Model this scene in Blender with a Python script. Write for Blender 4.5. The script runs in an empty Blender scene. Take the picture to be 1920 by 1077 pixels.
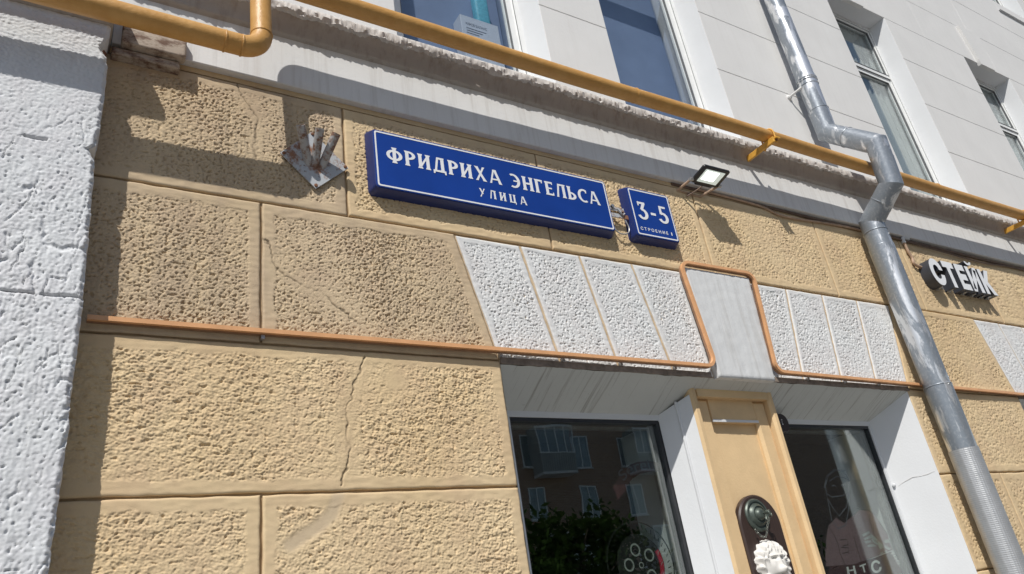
import bpy, bmesh, math, random
import numpy as np
from mathutils import Vector, Matrix

random.seed(7)
SC = bpy.context.scene
COL = SC.collection
rad = math.radians

# ------------------------------------------------------------------ camera
# World: X runs along the facade, +Y goes into the building, Z is up.
# The facade's rusticated face is the plane Y = 0; the eye stands 2.85 m in front of it.
R = np.array([[0.85386045, -0.50088276, -0.14155848],
              [0.10986344, 0.43927089, -0.89161153],
              [0.50877536, 0.74575971, 0.43010474]])
F_PX = 1411.32
EYE = np.array([0.0, -2.85, 1.6])
cam = bpy.data.cameras.new('camera')
cam.sensor_width = 36.0
cam.lens = F_PX / 1920 * 36
cam.clip_start = 0.05
cam.clip_end = 2000
camo = bpy.data.objects.new('camera', cam)
M = Matrix.Identity(4)
for i in range(3):
    M[i][0] = R[0, i]; M[i][1] = -R[1, i]; M[i][2] = -R[2, i]; M[i][3] = EYE[i]
camo.matrix_world = M
COL.objects.link(camo)
SC.camera = camo
SC.render.resolution_x = 1024
SC.render.resolution_y = 574

def wp(px, py, y=0.0):
    """point where the view ray of a photo pixel meets the plane Y = y"""
    d = R.T @ np.array([px - 960.0, py - 538.5, F_PX])
    t = (y - EYE[1]) / d[1]
    q = EYE + d * t
    return Vector((q[0], y, q[2]))

# ------------------------------------------------------------------ light
SUN = Vector((0.89, 1.0, -1.66)).normalized()
wd = bpy.data.worlds.new('World')
SC.world = wd
wd.use_nodes = True
wn = wd.node_tree
wn.nodes.clear()
sky = wn.nodes.new('ShaderNodeTexSky')
sky.sky_type = 'NISHITA'
sky.sun_disc = False
sky.sun_elevation = math.asin(-SUN.z)
sky.sun_rotation = math.atan2(-SUN.x, -SUN.y)
bg = wn.nodes.new('ShaderNodeBackground')
bg.inputs['Strength'].default_value = 0.075
wo = wn.nodes.new('ShaderNodeOutputWorld')
wn.links.new(sky.outputs[0], bg.inputs[0])
wn.links.new(bg.outputs[0], wo.inputs[0])
sl = bpy.data.lights.new('sun', 'SUN')
sl.energy = 4.0
sl.angle = rad(0.53)
sl.color = (1.0, 0.965, 0.91)
so = bpy.data.objects.new('sun', sl)
so.rotation_euler = SUN.to_track_quat('-Z', 'Y').to_euler()
so.location = (-6, -9, 14)
COL.objects.link(so)
SC.view_settings.view_transform = 'Standard'
SC.view_settings.look = 'None'
SC.view_settings.gamma = 1.0
SC.view_settings.exposure = 0.08
SC.view_settings.use_curve_mapping = False

# ------------------------------------------------------------------ materials
class Nodes:
    def __init__(self, name):
        self.m = bpy.data.materials.new(name)
        self.m.use_nodes = True
        self.t = self.m.node_tree
        self.t.nodes.clear()
        self.out = self.n('ShaderNodeOutputMaterial')
        self.pos = None
    def n(self, kind, **kw):
        nd = self.t.nodes.new(kind)
        for k, v in kw.items():
            setattr(nd, k, v)
        return nd
    def l(self, a, b):
        self.t.links.new(a, b)
    def P(self):
        if self.pos is None:
            self.pos = self.n('ShaderNodeNewGeometry').outputs['Position']
        return self.pos
    def scaled(self, sx, sy, sz, off=(0, 0, 0)):
        mp = self.n('ShaderNodeMapping')
        mp.inputs['Scale'].default_value = (sx, sy, sz)
        mp.inputs['Location'].default_value = off
        self.l(self.P(), mp.inputs['Vector'])
        return mp.outputs[0]
    def noise(self, scale, detail=4, rough=0.55, vec=None, distort=0.0):
        nd = self.n('ShaderNodeTexNoise')
        nd.inputs['Scale'].default_value = scale
        nd.inputs['Detail'].default_value = detail
        nd.inputs['Roughness'].default_value = rough
        nd.inputs['Distortion'].default_value = distort
        self.l(vec if vec is not None else self.P(), nd.inputs['Vector'])
        return nd.outputs['Fac']
    def ramp(self, fac, stops):
        r = self.n('ShaderNodeValToRGB')
        e = r.color_ramp.elements
        while len(e) < len(stops):
            e.new(0.5)
        for i, (p, c) in enumerate(stops):
            e[i].position = p
            e[i].color = (c, c, c, 1) if isinstance(c, (int, float)) else (*c, 1)
        self.l(fac, r.inputs[0])
        return r.outputs[0]
    def mix(self, fac, a, b, mode='MIX'):
        m = self.n('ShaderNodeMix', data_type='RGBA', blend_type=mode)
        for inp, v in ((m.inputs[0], fac), (m.inputs[6], a), (m.inputs[7], b)):
            if isinstance(v, (int, float)):
                inp.default_value = v
            elif isinstance(v, tuple):
                inp.default_value = (*v, 1)
            else:
                self.l(v, inp)
        return m.outputs[2]
    def math(self, op, a, b=0.0):
        m = self.n('ShaderNodeMath', operation=op)
        for inp, v in ((m.inputs[0], a), (m.inputs[1], b)):
            if isinstance(v, (int, float)):
                inp.default_value = v
            else:
                self.l(v, inp)
        return m.outputs[0]
    def attr(self, name):
        return self.n('ShaderNodeAttribute', attribute_name=name).outputs['Fac']
    def bump(self, h, strength=0.3, dist=0.01):
        b = self.n('ShaderNodeBump')
        b.inputs['Strength'].default_value = strength
        b.inputs['Distance'].default_value = dist
        self.l(h, b.inputs['Height'])
        return b.outputs[0]
    def pbr(self, col, rough=0.6, metal=0.0, normal=None, spec=None, coat=None, emit=None):
        b = self.n('ShaderNodeBsdfPrincipled')
        for k, v in (('Base Color', col), ('Roughness', rough), ('Metallic', metal)):
            inp = b.inputs[k]
            if isinstance(v, (int, float)):
                inp.default_value = v
            elif isinstance(v, tuple):
                inp.default_value = (*v, 1)
            else:
                self.l(v, inp)
        if spec is not None:
            b.inputs['Specular IOR Level'].default_value = spec
        if coat is not None:
            b.inputs['Coat Weight'].default_value = coat
            b.inputs['Coat Roughness'].default_value = 0.15
        if normal is not None:
            self.l(normal, b.inputs['Normal'])
        if emit:
            b.inputs['Emission Color'].default_value = (*emit[0], 1)
            b.inputs['Emission Strength'].default_value = emit[1]
        self.l(b.outputs[0], self.out.inputs['Surface'])
        return self.m

def plain(name, col, rough=0.5, metal=0.0, var=0.12, scale=9.0, bump=0.0, bscale=120, coat=None, spec=None):
    k = Nodes(name)
    f = k.ramp(k.noise(scale, 5), [(0.3, 0.0), (0.7, 1.0)])
    c = k.mix(f, tuple(x * (1 - var) for x in col), tuple(min(1, x * (1 + var)) for x in col))
    nrm = k.bump(k.noise(bscale, 4), bump, 0.004) if bump else None
    return k.pbr(c, rough, metal, nrm, coat=coat, spec=spec)

def stucco(name, base, pale, dull, streak=0.35, grain=0.35):
    k = Nodes(name)
    big = k.ramp(k.noise(1.3, 4, 0.6), [(0.35, 0.0), (0.65, 1.0)])
    c = k.mix(big, base, pale)
    z = k.n('ShaderNodeSeparateXYZ'); k.l(k.P(), z.inputs[0])
    st = k.ramp(k.noise(1.0, 6, 0.6, k.scaled(7, 7, 0.9)), [(0.48, 0.0), (0.72, 1.0)])
    c = k.mix(k.math('MULTIPLY', st, streak), c, dull)
    sp = k.ramp(k.noise(28, 5, 0.65), [(0.5, 0.0), (0.75, 1.0)])
    c = k.mix(k.math('MULTIPLY', sp, 0.3), c, dull)
    mo = k.ramp(k.noise(5.5, 4, 0.6), [(0.42, 0.0), (0.68, 1.0)])
    c = k.mix(k.math('MULTIPLY', mo, 0.30), c, tuple(q * f for q, f in zip(dull, (1.12, 1.04, 1.08))))
    c = k.mix(k.attr('patch'), c, tuple(0.62 * b + 0.15 for b in dull))
    c = k.mix(k.math('MULTIPLY', k.attr('crack'), 0.75), c, (0.10, 0.075, 0.05))
    return k.pbr(c, 0.88, 0, k.bump(k.noise(210, 6, 0.7), grain, 0.004), spec=0.25)

MAT = {}
MAT['ochre'] = stucco('ochre_stucco', (0.655, 0.495, 0.290), (0.71, 0.555, 0.345), (0.50, 0.375, 0.235))
MAT['ochre_old'] = stucco('ochre_stucco_dusty', (0.56, 0.435, 0.280), (0.63, 0.50, 0.335), (0.39, 0.305, 0.215), 0.6)
MAT['white_rough'] = stucco('white_roughcast', (0.66, 0.68, 0.70), (0.71, 0.725, 0.74), (0.54, 0.55, 0.555), 0.35, 0.3)
MAT['white_stone'] = stucco('white_painted_stone', (0.69, 0.70, 0.695), (0.74, 0.745, 0.74), (0.57, 0.555, 0.52), 0.25, 0.25)

def white_plaster(name, col, dirt, thin=0.5, amount=0.35, axis='z'):
    k = Nodes(name)
    f = k.ramp(k.noise(2.2, 5, 0.6), [(0.35, 0.0), (0.7, 1.0)])
    c = k.mix(f, tuple(x * 0.94 for x in col), col)
    sc = {'z': (22, 22, 1.2), 'y': (42, 1.3, 1.3), 'x': (0.8, 20, 20)}[axis]
    st = k.ramp(k.noise(1.0, 6, 0.65, k.scaled(*sc)), [(0.5, 0.0), (0.72, 1.0)] if axis != 'y' else [(0.56, 0.0), (0.66, 1.0)])
    c = k.mix(k.math('MULTIPLY', st, amount), c, dirt)
    s2 = k.ramp(k.noise(60, 4, 0.6), [(0.62, 0.0), (0.75, 1.0)])
    c = k.mix(k.math('MULTIPLY', s2, 0.25), c, dirt)
    return k.pbr(c, 0.8, 0, k.bump(k.noise(70, 6, 0.65), 0.18, 0.006), spec=0.3)

MAT['upper'] = white_plaster('upper_wall_paint', (0.755, 0.75, 0.735), (0.56, 0.54, 0.51), amount=0.15)
MAT['fascia'] = white_plaster('fascia_paint', (0.76, 0.755, 0.74), (0.42, 0.385, 0.345), amount=0.4)
MAT['lip'] = white_plaster('crumbling_lip', (0.60, 0.575, 0.545), (0.36, 0.32, 0.28), amount=0.7)
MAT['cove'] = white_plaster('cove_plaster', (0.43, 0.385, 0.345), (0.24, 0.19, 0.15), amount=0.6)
MAT['keystone'] = white_plaster('keystone_paint', (0.69, 0.70, 0.70), (0.42, 0.40, 0.37), amount=0.5)
MAT['reveal'] = white_plaster('reveal_paint', (0.715, 0.73, 0.745), (0.66, 0.65, 0.63), amount=0.12)
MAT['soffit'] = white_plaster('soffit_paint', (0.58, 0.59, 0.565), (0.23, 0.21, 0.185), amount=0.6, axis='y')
MAT['pier'] = plain('pier_paint', (0.72, 0.52, 0.29), 0.75, 0, 0.1, 5, 0.25, 90)
MAT['backing'] = plain('joint_mortar', (0.42, 0.31, 0.19), 0.9, 0, 0.2, 20)
MAT['joint_white'] = plain('joint_stained', (0.56, 0.43, 0.28), 0.9, 0, 0.25, 25)
MAT['tube_shade'] = plain('tube_shade_brown', (0.24, 0.195, 0.16), 0.9, 0, 0.35, 22, 0.3, 60)  # brown for the shade painted in below the light tube
MAT['joint_dark'] = plain('joint_grey', (0.30, 0.285, 0.265), 0.9, 0, 0.2, 25)  # own grey of the panel joints and cornice core
MAT['gas'] = None
k = Nodes('gas_pipe_paint')
f = k.ramp(k.noise(14, 6, 0.65), [(0.4, 0.0), (0.65, 1.0)])
c = k.mix(f, (0.54, 0.285, 0.078), (0.60, 0.335, 0.105))
ch = k.ramp(k.noise(38, 6, 0.7), [(0.68, 0.0), (0.72, 1.0)])
c = k.mix(k.math('MULTIPLY', ch, 0.7), c, (0.20, 0.10, 0.04))
MAT['gas'] = k.pbr(c, 0.42, 0, k.bump(k.noise(32, 6, 0.65), 0.4, 0.008), spec=0.45)

k = Nodes('drain_metal')
pt = k.ramp(k.noise(6.5, 5, 0.6, k.scaled(1, 1, 0.35), 0.6), [(0.50, 0.0), (0.56, 1.0)])
fine = k.noise(60, 5)
colr = k.mix(pt, (0.27, 0.30, 0.335), (0.80, 0.81, 0.82))
colr = k.mix(k.math('MULTIPLY', k.ramp(fine, [(0.5, 0.0), (0.8, 1.0)]), 0.25), colr, (0.75, 0.76, 0.78))
met = k.math('ADD', k.math('MULTIPLY', pt, 0.35), 0.42)
rg = k.math('ADD', k.math('MULTIPLY', fine, 0.22), 0.26)
MAT['drain'] = k.pbr(colr, rg, met, k.bump(k.noise(30, 4), 0.08, 0.004))
k = Nodes('drain_wrapped_net')
w1 = k.n('ShaderNodeTexWave', wave_type='BANDS', bands_direction='Z'); w1.inputs['Scale'].default_value = 26
k.l(k.P(), w1.inputs['Vector'])
w2 = k.n('ShaderNodeTexWave', wave_type='BANDS', bands_direction='X'); w2.inputs['Scale'].default_value = 26
k.l(k.P(), w2.inputs['Vector'])
h = k.math('ADD', k.math('POWER', w1.outputs['Fac'], 3.0), k.math('POWER', w2.outputs['Fac'], 3.0))
h = k.math('ADD', h, k.math('MULTIPLY', k.noise(25, 4), 2.0))
MAT['drain_net'] = k.pbr(k.mix(k.noise(12, 5), (0.42, 0.43, 0.44), (0.62, 0.63, 0.64)), 0.42, 0.55, k.bump(h, 0.28, 0.003))

MAT['sign_blue'] = plain('sign_blue_plastic', (0.008, 0.046, 0.265), 0.38, 0, 0.10, 5, 0.02, 60, spec=0.3)
MAT['sign_side'] = plain('sign_blue_side', (0.011, 0.026, 0.135), 0.4, 0, 0.12, 7, 0.03, 60)
MAT['sign_white'] = plain('sign_white_print', (0.80, 0.81, 0.82), 0.4, 0, 0.03, 6)
MAT['letter_face'] = plain('letter_face_acrylic', (0.84, 0.85, 0.86), 0.3, 0, 0.03, 6)
MAT['letter_side'] = plain('letter_return', (0.055, 0.06, 0.075), 0.45, 0.2, 0.2, 12)
MAT['black'] = plain('black_plastic', (0.022, 0.023, 0.026), 0.45, 0, 0.3, 20, 0.05)
MAT['frame_dark'] = plain('dark_window_frame', (0.03, 0.032, 0.036), 0.4, 0, 0.2, 20)
MAT['gasket'] = plain('grey_gasket', (0.13, 0.135, 0.14), 0.6)
MAT['pvc'] = plain('white_pvc', (0.80, 0.81, 0.80), 0.3, 0, 0.04, 8)
MAT['strip'] = plain('peach_light_tube', (0.72, 0.385, 0.185), 0.35, 0, 0.10, 14, 0.05, 40)
MAT['strip_base'] = plain('strip_channel', (0.30, 0.17, 0.10), 0.5, 0, 0.2, 14)
MAT['cable'] = plain('painted_cable', (0.42, 0.29, 0.20), 0.6, 0, 0.2, 20)
MAT['cable_dark'] = plain('brown_cable', (0.16, 0.105, 0.075), 0.6, 0, 0.2, 20)
MAT['galv'] = plain('galvanised_steel', (0.50, 0.50, 0.50), 0.4, 0.7, 0.2, 20)
MAT['bracket_paint'] = plain('ochre_bracket_paint', (0.66, 0.35, 0.055), 0.5, 0, 0.15, 25, 0.15, 90)
k = Nodes('weathered_grey_steel')
rs = k.ramp(k.noise(16, 6, 0.7), [(0.50, 0.0), (0.60, 1.0)])
dots = k.ramp(k.noise(75, 3, 0.5), [(0.66, 0.0), (0.70, 1.0)])
c = k.mix(rs, (0.46, 0.48, 0.50), (0.26, 0.13, 0.075))
c = k.mix(dots, c, (0.10, 0.065, 0.05))
MAT['rusty'] = k.pbr(c, 0.6, 0.0, k.bump(k.noise(60, 5), 0.25, 0.003))
k = Nodes('rust_stained_cream')
rs = k.ramp(k.noise(9, 6, 0.7, k.scaled(1, 1, 2.2)), [(0.44, 0.0), (0.58, 1.0)])
MAT['rust_cream'] = k.pbr(k.mix(rs, (0.46, 0.385, 0.31), (0.15, 0.085, 0.055)), 0.75, 0, k.bump(k.noise(60, 5), 0.3, 0.004))
k = Nodes('rusted_tube_steel')
rs = k.ramp(k.noise(22, 6, 0.7), [(0.46, 0.0), (0.58, 1.0)])
MAT['rusty_tube'] = k.pbr(k.mix(rs, (0.42, 0.42, 0.42), (0.20, 0.105, 0.065)), 0.65, 0.0, k.bump(k.noise(60, 5), 0.25, 0.003))
MAT['rust'] = plain('bare_rust', (0.22, 0.10, 0.055), 0.85, 0, 0.3, 30, 0.3)
k = Nodes('dark_stained_wood')
gr = k.noise(1.0, 6, 0.65, k.scaled(60, 60, 4))
MAT['wood'] = k.pbr(k.mix(gr, (0.022, 0.014, 0.012), (0.075, 0.048, 0.04)), 0.38, 0, k.bump(gr, 0.12, 0.003))
MAT['bell'] = plain('dark_bronze', (0.085, 0.105, 0.09), 0.42, 0.35, 0.3, 30, 0.1)
MAT['lion'] = plain('cast_plaster', (0.70, 0.68, 0.64), 0.6, 0, 0.05, 20, 0.1)
MAT['chain'] = plain('chain_bronze', (0.24, 0.25, 0.22), 0.4, 0.7, 0.2, 30)
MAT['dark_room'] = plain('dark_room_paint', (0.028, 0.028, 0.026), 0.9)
MAT['blind_blue'] = plain('blue_grey_roller_blind', (0.20, 0.26, 0.40), 0.8, 0, 0.12, 3)
MAT['curtain'] = plain('pale_curtain', (0.36, 0.38, 0.36), 0.85, 0, 0.12, 2)
MAT['carton'] = plain('white_carton', (0.50, 0.54, 0.62), 0.7, 0, 0.05, 5)
MAT['cyan'] = plain('cyan_packaging', (0.10, 0.40, 0.52), 0.6, 0, 0.2, 40)
MAT['print_grey'] = plain('grey_print', (0.11, 0.12, 0.15), 0.7)
MAT['ink'] = plain('sticker_black', (0.012, 0.012, 0.013), 0.6)
MAT['maroon'] = plain('sticker_maroon', (0.055, 0.014, 0.018), 0.6)
MAT['shirt'] = plain('sticker_shirt', (0.19, 0.12, 0.135), 0.6)
MAT['red'] = plain('sticker_red', (0.42, 0.018, 0.05), 0.6)
MAT['sticker_pale'] = plain('sticker_pale', (0.30, 0.33, 0.31), 0.6)
MAT['sticker_white'] = plain('sticker_white', (0.72, 0.73, 0.72), 0.6)

def glass(name, r0, tint):
    k = Nodes(name)
    lw = k.n('ShaderNodeLayerWeight'); lw.inputs['Blend'].default_value = 0.5
    nrm = k.bump(k.noise(2.2, 2), 0.03, 0.02)
    k.l(nrm, lw.inputs['Normal'])
    fac = k.math('ADD', k.math('MULTIPLY', k.math('POWER', lw.outputs['Facing'], 4.0), 1 - r0), r0)
    tr = k.n('ShaderNodeBsdfTransparent'); tr.inputs[0].default_value = (*tint, 1)
    gl = k.n('ShaderNodeBsdfGlossy'); gl.inputs['Roughness'].default_value = 0.0
    gl.inputs['Color'].default_value = (0.92, 0.96, 0.95, 1)
    k.l(nrm, gl.inputs['Normal'])
    mx = k.n('ShaderNodeMixShader')
    k.l(fac, mx.inputs[0]); k.l(tr.outputs[0], mx.inputs[1]); k.l(gl.outputs[0], mx.inputs[2])
    k.l(mx.outputs[0], k.out.inputs['Surface'])
    return k.m
MAT['glass'] = glass('shop_glass', 0.17, (0.90, 0.93, 0.91))
MAT['glass_up'] = glass('double_glazing', 0.06, (0.93, 0.95, 0.96))
k = Nodes('lamp_lens')
MAT['lens'] = k.pbr((0.75, 0.80, 0.78), 0.25, 0, emit=((0.86, 1.0, 0.94), 0.35))
k = Nodes('lamp_diode_panel')
MAT['led'] = k.pbr((0.9, 0.9, 0.9), 0.4, 0, emit=((0.95, 1.0, 0.97), 2.2))

k = Nodes('red_brown_brick')
br = k.n('ShaderNodeTexBrick')
br.inputs['Scale'].default_value = 1.0
br.inputs['Brick Width'].default_value = 0.27
br.inputs['Row Height'].default_value = 0.085
br.inputs['Mortar Size'].default_value = 0.012
br.inputs['Color1'].default_value = (0.45, 0.29, 0.19, 1)
br.inputs['Color2'].default_value = (0.32, 0.19, 0.125, 1)
br.inputs['Mortar'].default_value = (0.50, 0.43, 0.36, 1)
sx = k.n('ShaderNodeSeparateXYZ'); k.l(k.P(), sx.inputs[0])
cx = k.n('ShaderNodeCombineXYZ'); k.l(sx.outputs[0], cx.inputs[0]); k.l(sx.outputs[2], cx.inputs[1])
k.l(cx.outputs[0], br.inputs['Vector'])
MAT['brick'] = k.pbr(k.mix(k.math('MULTIPLY', k.noise(0.7, 5), 0.5), br.outputs[0], (0.34, 0.22, 0.15)), 0.85)
MAT['asphalt'] = plain('asphalt', (0.06, 0.06, 0.062), 0.9, 0, 0.25, 3, 0.4, 90)
MAT['paving'] = plain('grey_paving', (0.20, 0.195, 0.185), 0.85, 0, 0.15, 2, 0.2, 60)
MAT['kerb'] = plain('kerb_granite', (0.36, 0.35, 0.34), 0.8, 0, 0.2, 30)
MAT['bark'] = plain('bark', (0.10, 0.075, 0.055), 0.9, 0, 0.3, 12, 0.4, 30)
k = Nodes('leaf_green')
tr = k.n('ShaderNodeBsdfTranslucent'); tr.inputs[0].default_value = (0.04, 0.07, 0.015, 1)
df = k.n('ShaderNodeBsdfDiffuse')
k.l(k.mix(k.noise(1.8, 3), (0.02, 0.042, 0.012), (0.045, 0.08, 0.02)), df.inputs[0])
mx = k.n('ShaderNodeMixShader'); mx.inputs[0].default_value = 0.25
k.l(df.outputs[0], mx.inputs[1]); k.l(tr.outputs[0], mx.inputs[2]); k.l(mx.outputs[0], k.out.inputs['Surface'])
MAT['leaf'] = k.m

# ------------------------------------------------------------------ mesh helpers
class MB:
    """collects shapes given in world metres"""
    def __init__(self):
        self.v = []; self.f = []
    def add(self, vs, fs):
        b = len(self.v)
        self.v += [tuple(q) for q in vs]
        self.f += [tuple(i + b for i in fc) for fc in fs]
        return self
    def box(self, x0, x1, y0, y1, z0, z1):
        v = [(x, y, z) for z in (z0, z1) for y in (y0, y1) for x in (x0, x1)]
        return self.add(v, [(0, 2, 3, 1), (4, 5, 7, 6), (0, 1, 5, 4), (1, 3, 7, 5), (3, 2, 6, 7), (2, 0, 4, 6)])
    def cbox(self, x0, x1, y0, y1, z0, z1, b=0.004):
        """box whose front (-y) edges are chamfered"""
        v = [(x0, y1, z0), (x1, y1, z0), (x1, y1, z1), (x0, y1, z1),
             (x0, y0 + b, z0), (x1, y0 + b, z0), (x1, y0 + b, z1), (x0, y0 + b, z1),
             (x0 + b, y0, z0 + b), (x1 - b, y0, z0 + b), (x1 - b, y0, z1 - b), (x0 + b, y0, z1 - b)]
        f = [(3, 2, 1, 0), (8, 9, 10, 11)]
        for i in range(4):
            j = (i + 1) % 4
            f += [(i, j, 4 + j, 4 + i), (4 + i, 4 + j, 8 + j, 8 + i)]
        return self.add(v, f)
    def prism(self, pts, y0, y1):
        """outline in (x, z), counter-clockwise as seen from -y, between y0 (front) and y1"""
        n = len(pts)
        a = sum(pts[i][0] * pts[(i + 1) % n][1] - pts[(i + 1) % n][0] * pts[i][1] for i in range(n))
        if a < 0:
            pts = pts[::-1]
        v = [(x, y0, z) for x, z in pts] + [(x, y1, z) for x, z in pts]
        f = [tuple(range(n)), tuple(range(2 * n - 1, n - 1, -1))]
        f += [((i + 1) % n, i, n + i, n + (i + 1) % n) for i in range(n)]
        return self.add(v, f)
    def frame(self, x0, x1, z0, z1, t, y0, y1):
        """rectangular ring of four butted bars"""
        self.box(x0, x0 + t, y0, y1, z0, z1); self.box(x1 - t, x1, y0, y1, z0, z1)
        self.box(x0 + t, x1 - t, y0, y1, z0, z0 + t); self.box(x0 + t, x1 - t, y0, y1, z1 - t, z1)
        return self
    def tube(self, path, r, n=14, caps=True, rot=0.0):
        P = [Vector(q) for q in path]
        rs = r if isinstance(r, (list, tuple)) else [r] * len(P)
        T = []
        for i in range(len(P)):
            a = (P[i] - P[i - 1]).normalized() if i else None
            b = (P[i + 1] - P[i]).normalized() if i < len(P) - 1 else None
            T.append((a + b).normalized() if a is not None and b is not None else (a or b))
        up = Vector((0, 0, 1)) if abs(T[0].z) < 0.9 else Vector((1, 0, 0))
        u = T[0].cross(up).normalized()
        rings = []
        for i, q in enumerate(P):
            t = T[i]
            u = (u - t * u.dot(t)).normalized()
            w = t.cross(u)
            st = 1.0
            seg = None
            if 0 < i < len(P) - 1:
                a = (P[i] - P[i - 1]).normalized()
                cs = max(0.5, a.dot(t)); st = 1 / cs
                bend = (P[i + 1] - P[i]).normalized() - a
                bend = bend - t * bend.dot(t)
                seg = bend.normalized() if bend.length > 1e-5 else None
            ring = []
            for kk in range(n):
                an = 2 * math.pi * kk / n + rot
                d = u * math.cos(an) + w * math.sin(an)
                if seg is not None:
                    d = d + seg * (d.dot(seg) * (st - 1))
                ring.append(q + d * rs[i])
            rings.append(ring)
        v = [q for ring in rings for q in ring]
        f = []
        for i in range(len(P) - 1):
            for kk in range(n):
                l = (kk + 1) % n
                f.append((i * n + kk, i * n + l, (i + 1) * n + l, (i + 1) * n + kk))
        if caps:
            f.append(tuple(range(n - 1, -1, -1)))
            f.append(tuple((len(P) - 1) * n + kk for kk in range(n)))
        return self.add(v, f)
    def lathe(self, prof, origin, axis, n=28):
        """profile [(radius, height along axis)]"""
        ax = Vector(axis).normalized()
        up = Vector((0, 0, 1)) if abs(ax.z) < 0.9 else Vector((1, 0, 0))
        u = ax.cross(up).normalized(); w = ax.cross(u)
        o = Vector(origin)
        v = []
        for r, hh in prof:
            for kk in range(n):
                an = 2 * math.pi * kk / n
                v.append(o + ax * hh + (u * math.cos(an) + w * math.sin(an)) * max(r, 1e-4))
        f = []
        for i in range(len(prof) - 1):
            for kk in range(n):
                l = (kk + 1) % n
                f.append((i * n + kk, i * n + l, (i + 1) * n + l, (i + 1) * n + kk))
        f.append(tuple(range(n - 1, -1, -1)))
        f.append(tuple((len(prof) - 1) * n + kk for kk in range(n)))
        return self.add(v, f)
    def torus(self, c, axis, R0, r0, n=16, m=8, squash=1.0):
        ax = Vector(axis).normalized()
        up = Vector((0, 0, 1)) if abs(ax.z) < 0.9 else Vector((1, 0, 0))
        u = ax.cross(up).normalized(); w = ax.cross(u)
        v = []; f = []
        for i in range(n):
            a = 2 * math.pi * i / n
            d = u * math.cos(a) * squash + w * math.sin(a)
            for j in range(m):
                b = 2 * math.pi * j / m
                v.append(Vector(c) + d * (R0 + r0 * math.cos(b)) + ax * r0 * math.sin(b))
        for i in range(n):
            for j in range(m):
                f.append((i * m + j, ((i + 1) % n) * m + j, ((i + 1) % n) * m + (j + 1) % m, i * m + (j + 1) % m))
        return self.add(v, f)
    def ribbon(self, pts, width, y):
        """flat line of given width in the plane Y = y through (x, z) points"""
        P = [Vector((a, b)) for a, b in pts]
        L = []; Rr = []
        for i in range(len(P)):
            a = P[max(0, i - 1)]; b = P[min(len(P) - 1, i + 1)]
            t = (b - a).normalized()
            nrm = Vector((-t.y, t.x)) * width * 0.5
            L.append(P[i] + nrm); Rr.append(P[i] - nrm)
        v = [(q.x, y, q.y) for q in L] + [(q.x, y, q.y) for q in Rr]
        n = len(P)
        return self.add(v, [(n + i, n + i + 1, i + 1, i) for i in range(n - 1)])

ORIGIN = {}
def thing(name, label, cat, loc, group=None, kind=None):
    o = bpy.data.objects.new(name, None)
    o.location = loc
    o.empty_display_size = 0.1
    COL.objects.link(o)
    ORIGIN[o.name] = Vector(loc)
    tag(o, label, cat, group, kind)
    return o
def tag(o, label=None, cat=None, group=None, kind=None):
    if label: o['label'] = label
    if cat: o['category'] = cat
    if group: o['group'] = group
    if kind: o['kind'] = kind
    return o
def link(name, me, mat, parent=None, smooth=False, angle=None):
    o = bpy.data.objects.new(name, me)
    COL.objects.link(o)
    if not me.materials:
        me.materials.append(MAT[mat] if isinstance(mat, str) else mat)
    if parent is not None:
        o.parent = parent
        ORIGIN[o.name] = ORIGIN[parent.name]
    else:
        ORIGIN[o.name] = o.location.copy()
    return o
def obj(name, mb, mat, parent=None, smooth=False, base=None):
    """one mesh object out of a collector; base = origin of a top-level mesh"""
    off = ORIGIN[parent.name] if parent is not None else Vector(base or (0, 0, 0))
    me = bpy.data.meshes.new(name)
    me.from_pydata([tuple(Vector(q) - off) for q in mb.v], [], mb.f)
    me.update()
    if smooth:
        me.shade_smooth() if hasattr(me, 'shade_smooth') else None
        me.set_sharp_from_angle(angle=rad(smooth if smooth is not True else 40))
    o = link(name, me, mat, parent)
    if parent is None:
        o.location = off
        ORIGIN[o.name] = off
    return o

# ------------------------------------------------------------------ numpy relief
def _hash(ix, iy, seed):
    hsh = (ix.astype(np.int64) * 374761393 + iy.astype(np.int64) * 668265263 + seed * 982451653) & 0xFFFFFFFF
    hsh = ((hsh ^ (hsh >> 13)) * 1274126177) & 0xFFFFFFFF
    return (hsh ^ (hsh >> 16)) & 0xFFFF
def perlin(x, y, seed=0):
    ix = np.floor(x); iy = np.floor(y)
    fx = x - ix; fy = y - iy
    u = fx ** 3 * (fx * (fx * 6 - 15) + 10); v = fy ** 3 * (fy * (fy * 6 - 15) + 10)
    def g(dx, dy):
        a = _hash(ix + dx, iy + dy, seed) * (2 * np.pi / 65536)
        return np.cos(a) * (fx - dx) + np.sin(a) * (fy - dy)
    a = g(0, 0); b = g(1, 0); c_ = g(0, 1); d = g(1, 1)
    return (a + (b - a) * u + (c_ - a) * v + (a - b - c_ + d) * u * v) * 1.4
def sst(a, b, x):
    t = np.clip((x - a) / (b - a), 0, 1)
    return t * t * (3 - 2 * t)
def poly_dist(x, z, pts):
    d = np.full(x.shape, 9.0)
    for (ax, az), (bx, bz) in zip(pts[:-1], pts[1:]):
        vx, vz = bx - ax, bz - az
        t = np.clip(((x - ax) * vx + (z - az) * vz) / (vx * vx + vz * vz + 1e-12), 0, 1)
        d = np.minimum(d, np.hypot(x - ax - t * vx, z - az - t * vz))
    return d
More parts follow.
